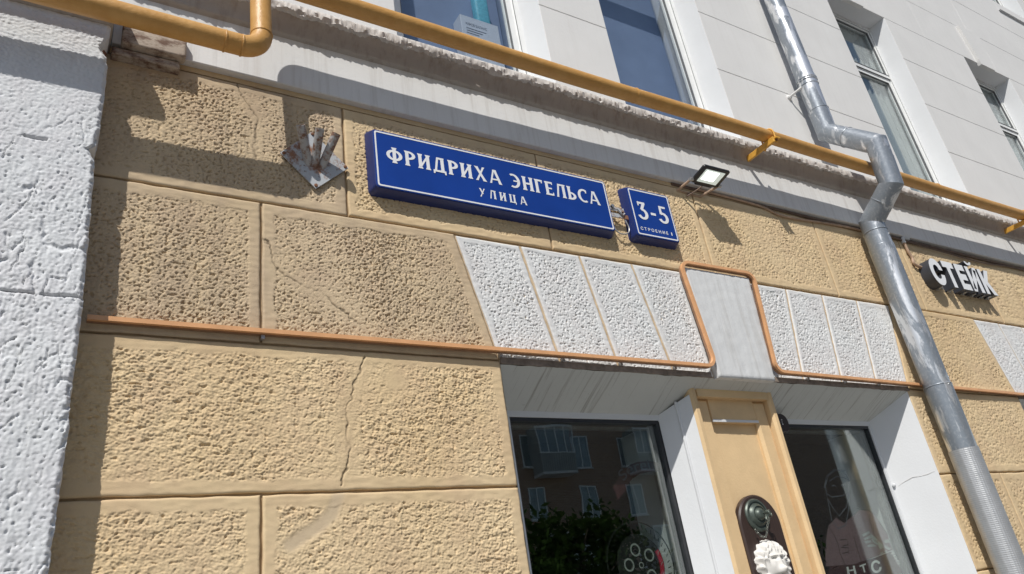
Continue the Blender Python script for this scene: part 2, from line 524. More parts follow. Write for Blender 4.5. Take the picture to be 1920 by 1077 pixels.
def relief(x, z, style, seed):
    if style == 'worm':
        x = x / 0.84; z = z / 0.84
        wx = x + 0.008 * perlin(x / 0.04, z / 0.04, seed + 5); wz = z + 0.008 * perlin(x / 0.04, z / 0.04, seed + 6)
        a = rad(-16)
        u = wx * math.cos(a) + wz * math.sin(a); v = -wx * math.sin(a) + wz * math.cos(a)
        n = perlin(u / 0.030, v / 0.0135, seed)
        h = 0.62 * (0.5 - np.abs(n)) + 0.40 * perlin(x / 0.045, z / 0.03, seed + 1) + 0.42 * perlin(u / 0.015, v / 0.009, seed + 2) + 0.25 * perlin(x / 0.0085, z / 0.0075, seed + 7)
        h -= 0.75 * sst(0.36, 0.66, perlin(x / 0.027, z / 0.019, seed + 3))
        return h
    if style == 'pit':
        x = x / 0.74; z = z / 0.74
        wx = x + 0.006 * perlin(x / 0.03, z / 0.03, seed + 5); wz = z + 0.006 * perlin(x / 0.03, z / 0.03, seed + 6)
        h = 0.42 * perlin(wx / 0.018, wz / 0.014, seed) + 0.34 * perlin(x / 0.0085, z / 0.008, seed + 1)
        h += 0.28 * perlin(x / 0.06, z / 0.05, seed + 8)
        h -= 1.5 * sst(0.26, 0.56, perlin(wx / 0.019, wz / 0.0145, seed + 2)) + 0.7 * sst(0.3, 0.6, perlin(wx / 0.011, wz / 0.009, seed + 12))
        return h
    if style == 'drag':
        up = sst(3.55, 3.85, z)
        wx = x + 0.008 * perlin(x / 0.03, z / 0.10, seed + 5)
        h = 0.30 * perlin(wx / 0.011, z / 0.035, seed) + 0.38 * perlin(x / 0.010, z / 0.010, seed + 1) + 0.30 * perlin(x / 0.04, z / 0.05, seed + 2)
        h -= 1.0 * sst(0.42, 0.62, perlin(x / 0.014, z / 0.013, seed + 4))
        for j, (ca, sa, w_, l_) in enumerate(((0.94, 0.34, 0.13, 0.42), (0.985, 0.17, 0.10, 0.5), (0.80, 0.60, 0.22, 0.5))):
            p_ = perlin((x * ca - z * sa) / w_ + 0.10 * perlin(x / 0.04, z / 0.04, seed + 20 + j), (z * ca + x * sa) / l_, seed + 10 + j)
            msk = sst(0.02, 0.25, perlin(x / 0.10, z / 0.16, seed + 30 + j))
            h -= 1.2 * sst(0.970, 1.0, 1 - np.abs(p_)) * msk * (1 - up)
        h2 = 0.7 * (0.5 - np.abs(perlin(x / 0.025, (z + 0.2 * x) / 0.012, seed + 7))) + 0.4 * perlin(x / 0.012, z / 0.009, seed + 9)
        return h * (1 - up) + h2 * up
    return np.zeros_like(x)

def grid_mesh(name, X, Y, Z, back, attrs=None):
    """grid facing -y with a skirt running back to the plane Y = back"""
    nz, nx = X.shape
    V = np.stack([X, Y, Z], -1).reshape(-1, 3)
    idx = np.arange(nz * nx).reshape(nz, nx)
    Fq = np.stack([idx[:-1, :-1], idx[:-1, 1:], idx[1:, 1:], idx[1:, :-1]], -1).reshape(-1, 4)
    ring = np.concatenate([idx[0, :-1], idx[:-1, -1], idx[-1, :0:-1], idx[:0:-1, 0]])
    S = V[ring].copy(); S[:, 1] = back
    nr = len(ring); sidx = np.arange(nr) + len(V)
    nx1 = np.roll(np.arange(nr), -1)
    Fs = np.stack([ring[nx1], ring, sidx, sidx[nx1]], -1)
    V = np.concatenate([V, S]); Fq = np.concatenate([Fq, Fs])
    me = bpy.data.meshes.new(name)
    me.vertices.add(len(V)); me.vertices.foreach_set('co', V.astype(np.float32).ravel())
    me.loops.add(Fq.size); me.loops.foreach_set('vertex_index', Fq.astype(np.int32).ravel())
    me.polygons.add(len(Fq))
    me.polygons.foreach_set('loop_start', (np.arange(len(Fq)) * 4).astype(np.int32))
    sm = np.ones(len(Fq), bool); sm[-nr:] = False
    me.polygons.foreach_set('use_smooth', sm)
    for an, A in (attrs or {}).items():
        at = me.attributes.new(an, 'FLOAT', 'POINT')
        at.data.foreach_set('value', np.concatenate([A.ravel(), np.zeros(nr)]).astype(np.float32))
    me.update(calc_edges=True)
    return me

SEED = [11]
def stone(name, quad, parent, mat, style='pit', amp=0.0078, margin=0.045, face=0.015, lift=-0.0015,
          cracks=(), patches=(), smooth_spots=(), gap=0.005, res=1.0, clean=0.0):
    """dressed block: quad = (bottom-left, bottom-right, top-right, top-left) in (x, z);
    flat drafted margin round a rough field"""
    SEED[0] += 17
    seed = SEED[0]
    (ax, az), (bx, bz), (cx_, cz), (dx_, dz) = quad
    mx, mz = (ax + bx + cx_ + dx_) / 4, (az + bz + cz + dz) / 4
    dist = math.dist((mx, 0, mz), EYE)
    step = max(0.0030, 0.00100 * dist) * res
    stepx = step * max(1.0, 0.62 * dist / 2.85)
    if mz < 1.55: step *= 2.5; stepx *= 2.5
    nx = max(8, int(max(bx - ax, cx_ - dx_) / stepx)); nz = max(8, int((dz - az) / step))
    def axis(n, L):
        # extra lines close to both ends keep the joint edge crisp
        e = 0.004 / L
        return np.concatenate([[0, e], np.linspace(2.2 * e, 1 - 2.2 * e, n), [1 - e, 1]])
    s, t = np.meshgrid(axis(nx, bx - ax), axis(nz, dz - az))
    xl = ax + (dx_ - ax) * t + gap; xr = bx + (cx_ - bx) * t - gap
    xl = xl + 0.0022 * perlin(t * (dz - az) / 0.06, t * 0 + 0.5, seed + 80); xr = xr + 0.0022 * perlin(t * (dz - az) / 0.06, t * 0 + 7.5, seed + 81)
    X = xl + (xr - xl) * s
    Z = az + gap + (dz - az - 2 * gap) * t
    zl_ = az + gap + 0.0022 * perlin(X / 0.07, X * 0 + 3.5, seed + 82); zh_ = dz - gap + 0.0022 * perlin(X / 0.07, X * 0 + 9.5, seed + 83)
    Z = zl_ + (zh_ - zl_) * t
    ed = np.minimum(np.minimum(X - xl, xr - X), np.minimum(Z - zl_, zh_ - Z))
    wob = 0.012 * perlin(X / 0.11, Z / 0.11, seed + 40) + 0.006 * perlin(X / 0.03, Z / 0.03, seed + 41)
    fld = sst(margin - 0.004, margin + 0.009, ed + wob)
    n = relief(X, Z, style, seed)
    a = np.full_like(X, amp)
    a = a * (0.8 + 0.5 * perlin(X / 0.35, Z / 0.3, seed + 60))
    a *= 1 - clean
    cr = np.zeros_like(X); pa = np.zeros_like(X)
    for pts, wd_, dep in cracks:
        jx = 0.014 * perlin(X / 0.07, Z / 0.07, seed + 50) + 0.007 * perlin(X / 0.02, Z / 0.02, seed + 51)
        jz = 0.014 * perlin(X / 0.07, Z / 0.07, seed + 53) + 0.007 * perlin(X / 0.02, Z / 0.02, seed + 54)
        d = poly_dist(X + jx, Z + jz, pts)
        a *= 1 - 0.75 * np.exp(-(poly_dist(X, Z, pts) / wd_) ** 2)
        cr = np.maximum(cr, np.exp(-(d / 0.0033) ** 2) * dep * (0.75 + 0.9 * perlin(X / 0.09, Z / 0.09, seed + 52)).clip(0, 1))
    for pts, wd_, amt in patches:
        d = poly_dist(X, Z, pts)
        g = np.exp(-(d / wd_) ** 4)
        a *= 1 - 0.85 * g
        pa = np.maximum(pa, g * amt)
    for (sx_, sz_, r_) in smooth_spots:
        a *= 1 - 0.8 * np.exp(-(((X - sx_) ** 2 + (Z - sz_) ** 2) / r_ ** 2) ** 2)
    hgt = face + fld * (lift + a * n) + (1 - fld) * 0.0012 * perlin(X / 0.05, Z / 0.02, seed + 70)
    hgt -= 0.004 * (1 - sst(0.0, 0.006, ed))
    hgt -= 0.006 * cr
    hgt -= 0.004 * pa
    hgt = np.maximum(hgt, 0.0015)
    off = ORIGIN[parent.name]
    me = grid_mesh(name, X - off.x, -hgt - off.y, Z - off.z, 0.004 - off.y, {'crack': cr, 'patch': pa})
    o = link(name, me, mat, parent)
    return o

# ------------------------------------------------------------------ lettering
def ring_pts(cx_, cy_, rx, ry, a0, a1, n=18):
    return [(cx_ + rx * math.cos(rad(a0 + (a1 - a0) * i / n)), cy_ + ry * math.sin(rad(a0 + (a1 - a0) * i / n))) for i in range(n + 1)]
def g_stem(x, w, y0=0.0, y1=1.0, fl=1.5, e=0.10):
    h_ = w / 2; k_ = h_ * fl
    return [(x - k_, y0), (x + k_, y0), (x + k_, y0 + e * 0.35), (x + h_, y0 + e * 1.3), (x + h_, y1 - e * 1.3), (x + k_, y1 - e * 0.35),
            (x + k_, y1), (x - k_, y1), (x - k_, y1 - e * 0.35), (x - h_, y1 - e * 1.3), (x - h_, y0 + e * 1.3), (x - k_, y0 + e * 0.35)]
def g_diag(xa, ya, xb, yb, w, fl=1.35):
    k_ = w * fl / 2; h_ = w / 2
    def at(t, hw):
        x = xa + (xb - xa) * t; y = ya + (yb - ya) * t
        return (x - hw, y), (x + hw, y)
    a, b = at(0, k_), at(0.14, h_)
    c_, d = at(0.86, h_), at(1, k_)
    return [a[0], a[1], b[1], c_[1], d[1], d[0], c_[0], b[0]]
def g_bar(x0, x1, y, h_):
    return [(x0, y - h_ / 2), (x1, y - h_ / 2), (x1, y + h_ / 2), (x0, y + h_ / 2)]
def g_ring(cx_, cy_, rx, ry, wv, wh, a0, a1, n=22):
    o = ring_pts(cx_, cy_, rx, ry, a0, a1, n); i = ring_pts(cx_, cy_, rx - wv, ry - wh, a0, a1, n)
    return ('ring', o, i)
S_, T_ = 0.20, 0.13
GLYPH = {
    'Ф': (0.92, [g_ring(0.46, 0.5, 0.46, 0.36, S_, T_, 0, 360, 36), g_stem(0.46, S_, -0.02, 1.02)]),
    'Р': (0.62, [g_stem(0.13, S_), g_ring(0.20, 0.71, 0.42, 0.29, S_, T_, -90, 90)]),
    'И': (0.72, [g_stem(0.13, S_), g_stem(0.59, S_), g_diag(0.14, 0.12, 0.58, 0.88, 0.13, 1.0)]),
    'Д': (0.82, [g_diag(0.17, 0.08, 0.33, 1.0, 0.13, 1.0), g_stem(0.60, S_, 0.06, 1.0, 1.2), g_bar(0.28, 0.70, 0.94, T_), g_bar(0.02, 0.80, 0.055, T_),
                 [(0.02, -0.14), (0.11, -0.14), (0.14, 0.05), (0.02, 0.05)], [(0.71, -0.14), (0.80, -0.14), (0.80, 0.05), (0.68, 0.05)]]),
    'Х': (0.80, [g_diag(0.14, 0, 0.64, 1, 0.13), g_diag(0.66, 0, 0.16, 1, 0.19)]),
    'А': (0.84, [g_diag(0.09, 0, 0.36, 1, 0.11, 1.25), g_diag(0.73, 0, 0.42, 1, 0.18, 1.2), g_bar(0.20, 0.66, 0.30, 0.10)]),
    'Э': (0.70, [g_ring(0.22, 0.5, 0.46, 0.51, S_, T_, -118, 118), g_bar(0.22, 0.62, 0.50, 0.10)]),
    'Н': (0.74, [g_stem(0.13, S_), g_stem(0.61, S_), g_bar(0.13, 0.61, 0.51, T_)]),
    'Г': (0.58, [g_stem(0.13, S_), g_bar(0.10, 0.54, 0.94, T_), [(0.46, 0.76), (0.53, 0.76), (0.56, 1.0), (0.46, 1.0)]]),
    'Е': (0.60, [g_stem(0.13, S_), g_bar(0.10, 0.54, 0.943, T_), g_bar(0.10, 0.48, 0.51, 0.10), g_bar(0.10, 0.56, 0.057, T_),
                 [(0.47, 0.80), (0.54, 0.80), (0.54, 1.0), (0.47, 1.0)], [(0.48, 0.0), (0.57, 0.0), (0.57, 0.22), (0.50, 0.22)]]),
    'Л': (0.74, [g_diag(0.10, 0, 0.27, 1.0, 0.13, 1.2), g_stem(0.60, S_), g_bar(0.22, 0.66, 0.94, T_)]),
    'Ь': (0.62, [g_stem(0.13, S_), g_ring(0.20, 0.29, 0.42, 0.29, S_, T_, -90, 90)]),
    'С': (0.70, [g_ring(0.47, 0.5, 0.46, 0.51, S_, T_, 58, 302), [(0.60, 0.72), (0.70, 0.72), (0.71, 0.97), (0.63, 0.90)]]),
    'У': (0.74, [g_diag(0.14, 0.0, 0.62, 1, 0.12), g_diag(0.42, 0.36, 0.13, 1, 0.19, 1.0)]),
    'Ц': (0.78, [g_stem(0.13, S_), g_stem(0.57, S_), g_bar(0.10, 0.72, 0.057, T_), [(0.64, -0.20), (0.72, -0.20), (0.74, 0.06), (0.62, 0.06)]]),
    '3': (0.56, [g_bar(0.05, 0.50, 0.94, 0.115), [(0.33, 0.94), (0.51, 0.94), (0.32, 0.56), (0.15, 0.56)],
                 g_ring(0.24, 0.31, 0.32, 0.32, 0.18, 0.13, -160, 100), [(0.05, 0.76), (0.12, 0.76), (0.14, 1.0), (0.05, 1.0)]]),
    '5': (0.56, [g_bar(0.10, 0.50, 0.94, 0.115), [(0.08, 0.50), (0.23, 0.56), (0.23, 1.0), (0.10, 1.0)],
                 g_ring(0.24, 0.31, 0.32, 0.32, 0.18, 0.13, -160, 122)]),
    '-': (0.36, [g_bar(0.03, 0.33, 0.42, 0.14)]),
    ' ': (0.30, []),
}
def stroke_text(text, x0, x1, z0, z1, y, gap=0.13):
    """flat raised print: every stroke lies a hair in front of the one before, so none share a plane"""
    mb = MB()
    wtot = sum(GLYPH[c_][0] for c_ in text) + gap * (len(text) - 1)
    sx_ = (x1 - x0) / wtot; sz_ = z1 - z0
    x = 0.0
    for c_ in text:
        w, shapes = GLYPH[c_]
        for i, sh in enumerate(shapes):
            yy = y - 0.00025 * i
            T2 = lambda q: (x0 + (x + q[0]) * sx_, yy, z0 + q[1] * sz_)
            if isinstance(sh, tuple):
                _, o, inn = sh
                v = [T2(q) for q in o] + [T2(q) for q in inn]
                n = len(o)
                fs = [(n + j, j, j + 1, n + j + 1) for j in range(n - 1)]
                mb.add(v, fs)
            else:
                v = [T2(q) for q in sh]
                a = sum(sh[j][0] * sh[(j + 1) % len(sh)][1] - sh[(j + 1) % len(sh)][0] * sh[j][1] for j in range(len(sh)))
                mb.add(v, [tuple(range(len(sh))) if a > 0 else tuple(range(len(sh) - 1, -1, -1))])
        x += w + gap
    return mb
def font_mesh(text, bold=0.0, depth=0.0):
    """outline of a text in the program's own font: lists of verts (x, depth, z) and faces, height in font units"""
    cu = bpy.data.curves.new('lettering', 'FONT')
    cu.body = text
    cu.offset = bold
    cu.extrude = depth
    cu.resolution_u = 6
    o = bpy.data.objects.new('lettering', cu)
    COL.objects.link(o)
    dg = bpy.context.evaluated_depsgraph_get()
    me = bpy.data.meshes.new_from_object(o.evaluated_get(dg))
    v = [(q.co.x, -q.co.z, q.co.y) for q in me.vertices]
    f = [tuple(pl.vertices) for pl in me.polygons]
    bpy.data.objects.remove(o); bpy.data.curves.remove(cu); bpy.data.meshes.remove(me)
    return v, f
def fit_text(text, x0, x1, z0, z1, y, bold=0.0, fit=None):
    v, f = font_mesh(text, bold)
    xs = [q[0] for q in v]; zs = [q[2] for q in v]
    a, b, c_, d = min(xs), max(xs), min(zs), max(zs)
    return MB().add([(x0 + (q[0] - a) / (b - a) * (x1 - x0), y, z0 + (q[2] - c_) / (d - c_) * (z1 - z0)) for q in v], f)

# ------------------------------------------------------------------ ground
def slab(name, x0, x1, y0, y1, z0, z1, mat):
    o = obj(name, MB().box(x0, x1, y0, y1, z0, z1), mat)
    o['kind'] = 'structure'
    return o
g = MB().add([(-700, -700, -0.14), (700, -700, -0.14), (700, 700, -0.14), (-700, 700, -0.14)], [(0, 1, 2, 3)])
tag(obj('ground', g, 'asphalt'), kind='structure')
slab('pavement', -60, 90, -4.6, 0.55, -0.30, 0.0, 'paving')
slab('kerb', -60, 90, -4.76, -4.602, -0.30, 0.006, 'kerb')
slab('far_kerb', -60, 90, -13.16, -13.002, -0.30, 0.006, 'kerb')
slab('far_pavement', -60, 90, -33.0, -13.162, -0.30, 0.0, 'paving')

# ------------------------------------------------------------------ the ochre and white house
house = thing('corner_house', 'ochre rusticated ground floor below a white plastered upper storey with tall windows', 'building', (3.5, 0, 0))
Z0, ZA, ZB, ZC, ZD, ZT = 0.42, 1.02, 1.63, 2.237, 2.83, 3.50
ZTOP = 4.137
BAY = 4.785
SOF = 2.812
OX0, OX1 = 1.80, 5.075
def rq(x0, x1, z0, z1):
    return ((x0, z0), (x1, z0), (x1, z1), (x0, z1))
def px_line(pts, y=-0.016):
    r_ = []
    for q in pts:
        p_ = wp(*q, y)
        r_.append((p_.x, p_.z))
    return r_

# masonry behind the dressed blocks
mb = MB()
mb.box(-0.05, OX0, 0.0, 0.26, 0, ZTOP + 0.05)
for b in (0, BAY):
    mb.box(OX0 + b, OX1 + b, 0.0, 0.26, SOF + 0.004, ZTOP + 0.05)
    mb.box(OX0 + b, OX1 + b, 0.0, 0.26, 0, 0.70)
mb.box(OX1, OX0 + BAY, 0.0, 0.26, 0, ZTOP + 0.05)
mb.box(OX1 + BAY, 16, 0.0, 0.26, 0, ZTOP + 0.05)
obj('facade_wall', mb, 'backing', house)
mb = MB()
GX0, GX1, GT = 1.95, 4.925, 2.645
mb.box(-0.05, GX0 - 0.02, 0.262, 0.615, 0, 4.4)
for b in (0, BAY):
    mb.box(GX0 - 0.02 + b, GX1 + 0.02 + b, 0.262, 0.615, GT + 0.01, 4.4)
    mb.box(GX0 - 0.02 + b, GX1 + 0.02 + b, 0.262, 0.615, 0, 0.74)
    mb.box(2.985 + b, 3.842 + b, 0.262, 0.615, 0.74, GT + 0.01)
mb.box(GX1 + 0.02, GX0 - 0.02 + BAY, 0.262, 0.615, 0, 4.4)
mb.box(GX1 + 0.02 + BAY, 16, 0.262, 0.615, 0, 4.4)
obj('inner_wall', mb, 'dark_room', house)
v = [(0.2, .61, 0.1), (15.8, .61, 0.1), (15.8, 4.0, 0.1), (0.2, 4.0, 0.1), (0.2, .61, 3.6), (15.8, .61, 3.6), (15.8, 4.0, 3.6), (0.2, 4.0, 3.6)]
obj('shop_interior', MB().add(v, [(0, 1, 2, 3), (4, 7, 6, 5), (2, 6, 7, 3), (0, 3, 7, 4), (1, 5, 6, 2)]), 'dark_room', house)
obj('plinth', MB().cbox(-0.05, OX0, -0.05, 0.004, 0, Z0 - 0.005, 0.01), 'backing', house)
for x0 in (OX1, OX1 + BAY):
    obj('plinth', MB().cbox(x0, x0 + (BAY - OX1 + OX0 if x0 == OX1 else 6), -0.05, 0.004, 0, Z0 - 0.005, 0.01), 'backing', house)

BL = 'rusticated_block'
crB = px_line([(684, 668), (679, 692), (665, 730), (652, 760), (651, 800), (655, 845), (652, 880), (640, 912)])
crC = px_line([(488, 440), (508, 470), (518, 505), (560, 532), (600, 548), (640, 578), (672, 605), (690, 632)])
crD = px_line([(440, 152), (452, 178), (470, 196), (482, 218), (484, 245), (478, 270), (482, 300)])
paA = px_line([(640, 900), (634, 930), (622, 965), (600, 985), (572, 1003), (545, 1022)])
sp = wp(742, 712, -0.016)
for (z0, z1) in ((Z0, ZA), (ZA, ZB)):
    stone(BL, rq(-0.05, 1.1 if z0 == Z0 else 0.70, z0, z1), house, 'ochre', 'worm')
    stone(BL, rq(1.1 if z0 == Z0 else 0.70, OX0, z0, z1), house, 'ochre', 'worm')
stone(BL, rq(-0.05, 0.70, ZB, ZC), house, 'ochre', 'worm', 0.0078)
stone(BL, rq(0.70, OX0 + 0.004, ZB, ZC), house, 'ochre', 'worm', 0.0080, patches=[(paA, 0.026, 0.4)], cracks=[(paA, 0.05, 0.0)])
stone(BL, rq(-0.05, OX0 + 0.004, ZC, ZD), house, 'ochre', 'worm', 0.0082, cracks=[(crB, 0.055, 1.0)], smooth_spots=[(sp.x, sp.z, 0.06)])
stone(BL, rq(-0.05, 0.697, ZD, ZT), house, 'ochre_old', 'pit', 0.0068)
stone(BL, ((0.697, ZD), (1.798, ZD), (1.640, ZT), (0.697, ZT)), house, 'ochre_old', 'pit', 0.0072, cracks=[(crC, 0.06, 1.0)], margin=0.05)
DX = [-0.05, 1.09, 2.238, 3.468, 4.69, 5.765, 6.93, 8.11, 9.3, 10.5, 11.7, 13.0, 14.2]
for i, (a, b) in enumerate(zip(DX[:-1], DX[1:])):
    stone(BL, rq(a, b, ZT, ZTOP), house, 'ochre_old' if i < 1 else 'ochre', 'pit', 0.0068,
          cracks=[(crD, 0.05, 0.8)] if i == 0 else ())
# over the openings: flat arches of white stones round a smooth keystone
VT = [1.640, 2.027, 2.413, 2.786, 3.170]
VB = [1.800, 2.160, 2.530, 2.912, 3.215]
for b in (0, BAY):
    for i in range(4):
        stone('voussoir', ((VB[i] + b, SOF), (VB[i + 1] + b, SOF), (VT[i + 1] + b, ZT - 0.004), (VT[i] + b, ZT - 0.004)), house, 'white_stone', 'pit', 0.0055, margin=0.026, gap=0.0085, res=0.95)
    mir = lambda x: 2 * 3.452 - x
    for i in range(4):
        stone('voussoir', ((mir(VB[i + 1]) + b, SOF), (mir(VB[i]) + b, SOF), (mir(VT[i]) + b, ZT - 0.004), (mir(VT[i + 1]) + b, ZT - 0.004)), house, 'white_stone', 'pit', 0.0055, margin=0.026, gap=0.0085, res=0.95)
    obj('voussoir_bed', MB().prism([(VB[0] + b + .004, SOF + 0.006), (mir(VB[0]) + b - .004, SOF + 0.006), (mir(VT[0]) + b - .004, ZT - 0.008), (VT[0] + b + .004, ZT - 0.008)], -0.0072, -0.0005), 'joint_white', house)
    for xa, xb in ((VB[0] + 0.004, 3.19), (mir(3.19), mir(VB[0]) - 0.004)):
        obj('shade_band', MB().cbox(xa + b, xb + b, -0.0185, -0.002, SOF + 0.0015, SOF + 0.034, 0.002), 'tube_shade', house)  # added dark band: paints in the shade between light tube and soffit edge
    # keystone
    kq = ((3.215, SOF - 0.004), (mir(3.215), SOF - 0.004), (mir(3.165), ZT + 0.008), (3.165, ZT + 0.008))
    me_q = kq
    nx, nz = 40, 60
    s, t = np.meshgrid(np.linspace(0, 1, nx), np.linspace(0, 1, nz))
    xl = kq[0][0] + (kq[3][0] - kq[0][0]) * t + b; xr = kq[1][0] + (kq[2][0] - kq[1][0]) * t + b
    Xk = xl + (xr - xl) * s; Zk = kq[0][1] + (kq[3][1] - kq[0][1]) * t
    Yk = -0.048 - 0.0018 * perlin(Xk / 0.02, Zk / 0.25, 301) - 0.0012 * perlin(Xk / 0.05, Zk / 0.05, 302)
    edk = np.minimum(np.minimum(s, 1 - s) * 0.45, np.minimum(t, 1 - t) * 0.7)
    Yk = Yk + 0.006 * (1 - sst(0, 0.012, edk + 0.004 * perlin(Xk / 0.04, Zk / 0.04, 303)))
    link('keystone', grid_mesh('keystone', Xk - 3.5, Yk, Zk, 0.0), 'keystone', house)
# stones between and beside the bays
cmid = (OX1 + OX0 + BAY) / 2
stone(BL, ((5.105, ZD), (6.586, ZD), (6.426, ZT), (5.264, ZT)), house, 'ochre', 'pit', 0.0068)
stone(BL, rq(OX1, OX0 + BAY, ZC, ZD), house, 'ochre', 'pit', 0.0068)
stone(BL, rq(OX1, cmid, ZB, ZC), house, 'ochre', 'pit', 0.0068)
stone(BL, rq(cmid, OX0 + BAY, ZB, ZC), house, 'ochre', 'pit', 0.0068)
for (z0, z1) in ((Z0, ZA), (ZA, ZB)):
    stone(BL, rq(OX1, OX0 + BAY, z0, z1), house, 'ochre', 'worm')
stone(BL, ((5.105 + BAY, ZD), (14.2, ZD), (14.2, ZT), (5.264 + BAY, ZT)), house, 'ochre', 'pit', res=2)
stone(BL, rq(OX1 + BAY, 14.2, ZC, ZD), house, 'ochre', 'pit', res=2)
stone(BL, rq(OX1 + BAY, 14.2, ZB, ZC), house, 'ochre', 'pit', res=2)
stone(BL, rq(OX1 + BAY, 14.2, Z0, ZB), house, 'ochre', 'pit', res=2)

# shop windows: splayed plaster reveals, a panelled pier between two fixed panes
PX0, PX1, PY = 3.07, 3.756, 0.058
IN = 0.25
panes = []
for b in (0, BAY):
    def q4(a, b_, c_, d):
        return [a, b_, c_, d]
    yo = -0.012
    # head
    nx = 60
    vs = []; fs = []
    for i in range(nx + 1):
        t = i / nx
        for j in range(9):
            u = j / 8
            x0 = OX0 + (GX0 - OX0) * u; x1 = OX1 + (GX1 - OX1) * u
            x = x0 + (x1 - x0) * t
            y = yo + (IN - yo) * u
            z = SOF - (SOF - 2.672) * u
            if j == 0:
                z += 0.004 * math.sin(x * 37) * math.sin(x * 91 + 1)
            vs.append((x + b, y, z))
    for i in range(nx):
        for j in range(8):
            a = i * 9 + j
            fs.append((a, a + 1, a + 10, a + 9))
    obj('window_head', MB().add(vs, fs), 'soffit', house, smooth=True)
    hb = MB().box(GX0 + b, GX1 + b, IN - 0.004, IN + 0.03, GT - 0.002, 2.676)
    obj('head_bead', hb, 'reveal', house)
    for side in (0, 1):
        xo, xi = ((OX0, GX0), (OX1, GX1))[side]
        vs = [(xo + b, yo, 0.70), (xi + b, IN, 0.76), (xi + b, IN, 2.672), (xo + b, yo, SOF)]
        # thin inner bead where the plaster meets the frame
        sgn = 1 if side == 0 else -1
        m_ = MB().add(vs, [(0, 1, 2, 3)] if side == 0 else [(3, 2, 1, 0)])
        m_.box(min(xi, xi + sgn * 0.022) + b, max(xi, xi + sgn * 0.022) + b, IN - 0.006, IN + 0.02, 0.76, GT - 0.004)
        obj('window_reveal', m_, 'reveal', house)
    obj('window_sill', MB().add([(OX0 + b, -0.05, 0.705), (OX1 + b, -0.05, 0.705), (OX1 + b, IN + 0.03, 0.765), (OX0 + b, IN + 0.03, 0.765), (OX0 + b, -0.05, 0.64), (OX1 + b, -0.05, 0.64)],
        [(0, 1, 2, 3), (4, 5, 1, 0)]), 'reveal', house)
    # pier
    pier = obj('window_pier', MB().box(PX0 + b, PX1 + b, PY + 0.068, IN + 0.04, 0.70, 2.80), 'pier', house)
    x0, x1, zt = PX0 + b, PX1 + b, 2.80
    a1, a2 = 0.052, 0.160
    t1, t2 = 2.728, 2.590
    m_ = MB()
    m_.cbox(x0, x0 + a1, PY, PY + 0.06, 0.70, zt, 0.014); m_.cbox(x1 - a1, x1, PY, PY + 0.06, 0.70, zt, 0.014)
    m_.box(x0 + a1, x1 - a1, PY + 0.001, PY + 0.06, t1, zt)
    obj('pier_frame', m_, 'pier', pier)
    m_ = MB()
    yb = PY + 0.038
    m_.cbox(x0 + a1 - .001, x0 + a2, yb, yb + 0.03, 0.70, t1, 0.016); m_.cbox(x1 - a2, x1 - a1 + .001, yb, yb + 0.03, 0.70, t1, 0.016)
    m_.box(x0 + a2, x1 - a2, yb + 0.001, yb + 0.03, t2, t1)
    obj('pier_panel_border', m_, 'pier', pier)
    m_ = MB()
    m_.box(x0 + a2 - 0.004, x1 - a2 + 0.004, yb - 0.006, yb + 0.004, t2 + 0.002, t2 + 0.016)
    obj('pier_moulding', m_, 'reveal', pier)
    vs = [(x0 + 0.002, PY + 0.012, 0.70), (2.965 + b, IN, 0.76), (2.965 + b, IN, 2.672), (x0 + 0.002, PY + 0.012, 2.742)]
    m_ = MB().add(vs, [(3, 2, 1, 0)])
    m_.tube([(x0 - 0.046, PY + 0.088, 0.74), (x0 - 0.046, PY + 0.088, 2.72)], 0.008, 8)
    obj('window_reveal', m_, 'reveal', house)
    vs = [(x1 - 0.002, PY + 0.012, 0.70), (3.862 + b, IN, 0.76), (3.862 + b, IN, 2.672), (x1 - 0.002, PY + 0.012, 2.742)]
    obj('window_reveal', MB().add(vs, [(0, 1, 2, 3)]), 'reveal', house)
    for (x0, x1) in ((GX0 + 0.01, 2.965), (3.862, GX1 - 0.01)):
        wnd = obj('shop_window', MB().frame(x0 + b, x1 + b, 0.77, GT, 0.022, IN + 0.004, IN + 0.07), 'frame_dark', house)
        pn = obj('pane', MB().box(x0 + 0.02 + b, x1 - 0.02 + b, IN + 0.020, IN + 0.026, 0.79, GT - 0.02), 'glass', wnd)
        obj('inner_frame', MB().frame(x0 + 0.005 + b, x1 - 0.005 + b, 0.79, GT - 0.008, 0.028, IN + 0.074, IN + 0.10), 'galv', wnd)
        for xa, xb in ((x0 - 0.008, x0 + 0.004), (x1 - 0.004, x1 + 0.008)):
            obj('window_lining', MB().box(xa + b, xb + b, IN + 0.072, 0.60, 0.78, GT - 0.002), 'reveal', wnd)
        panes.append(wnd)

# hairline crack and a stub of filler on the right-hand reveal
def on_reveal(px_, py_):
    best = min(((abs(wp(px_, py_, y_).x - (OX1 + (GX1 - OX1) * (y_ + 0.012) / 0.262)), y_) for y_ in np.arange(0.0, 0.25, 0.004)))
    q_ = wp(px_, py_, best[1])
    return Vector((OX1 + (GX1 - OX1) * (best[1] + 0.012) / 0.262 - 0.0015, best[1] - 0.0012, q_.z))
cpts = spline_pts = [on_reveal(*q) for q in ((1684, 912), (1697, 903), (1712, 895), (1722, 894), (1738, 890), (1756, 883))]
obj('reveal_crack', MB().tube(cpts, [0.0003, 0.0010, 0.0014, 0.0008, 0.0011, 0.0003], 5), 'lip', house)
q = on_reveal(1676, 910)
obj('filler_stub', MB().lathe([(0.0, 0.0), (0.012, 0.0), (0.009, 0.016), (0.0, 0.019)], q, (-0.85, -0.5, -0.1), 9), 'reveal', house, smooth=50)

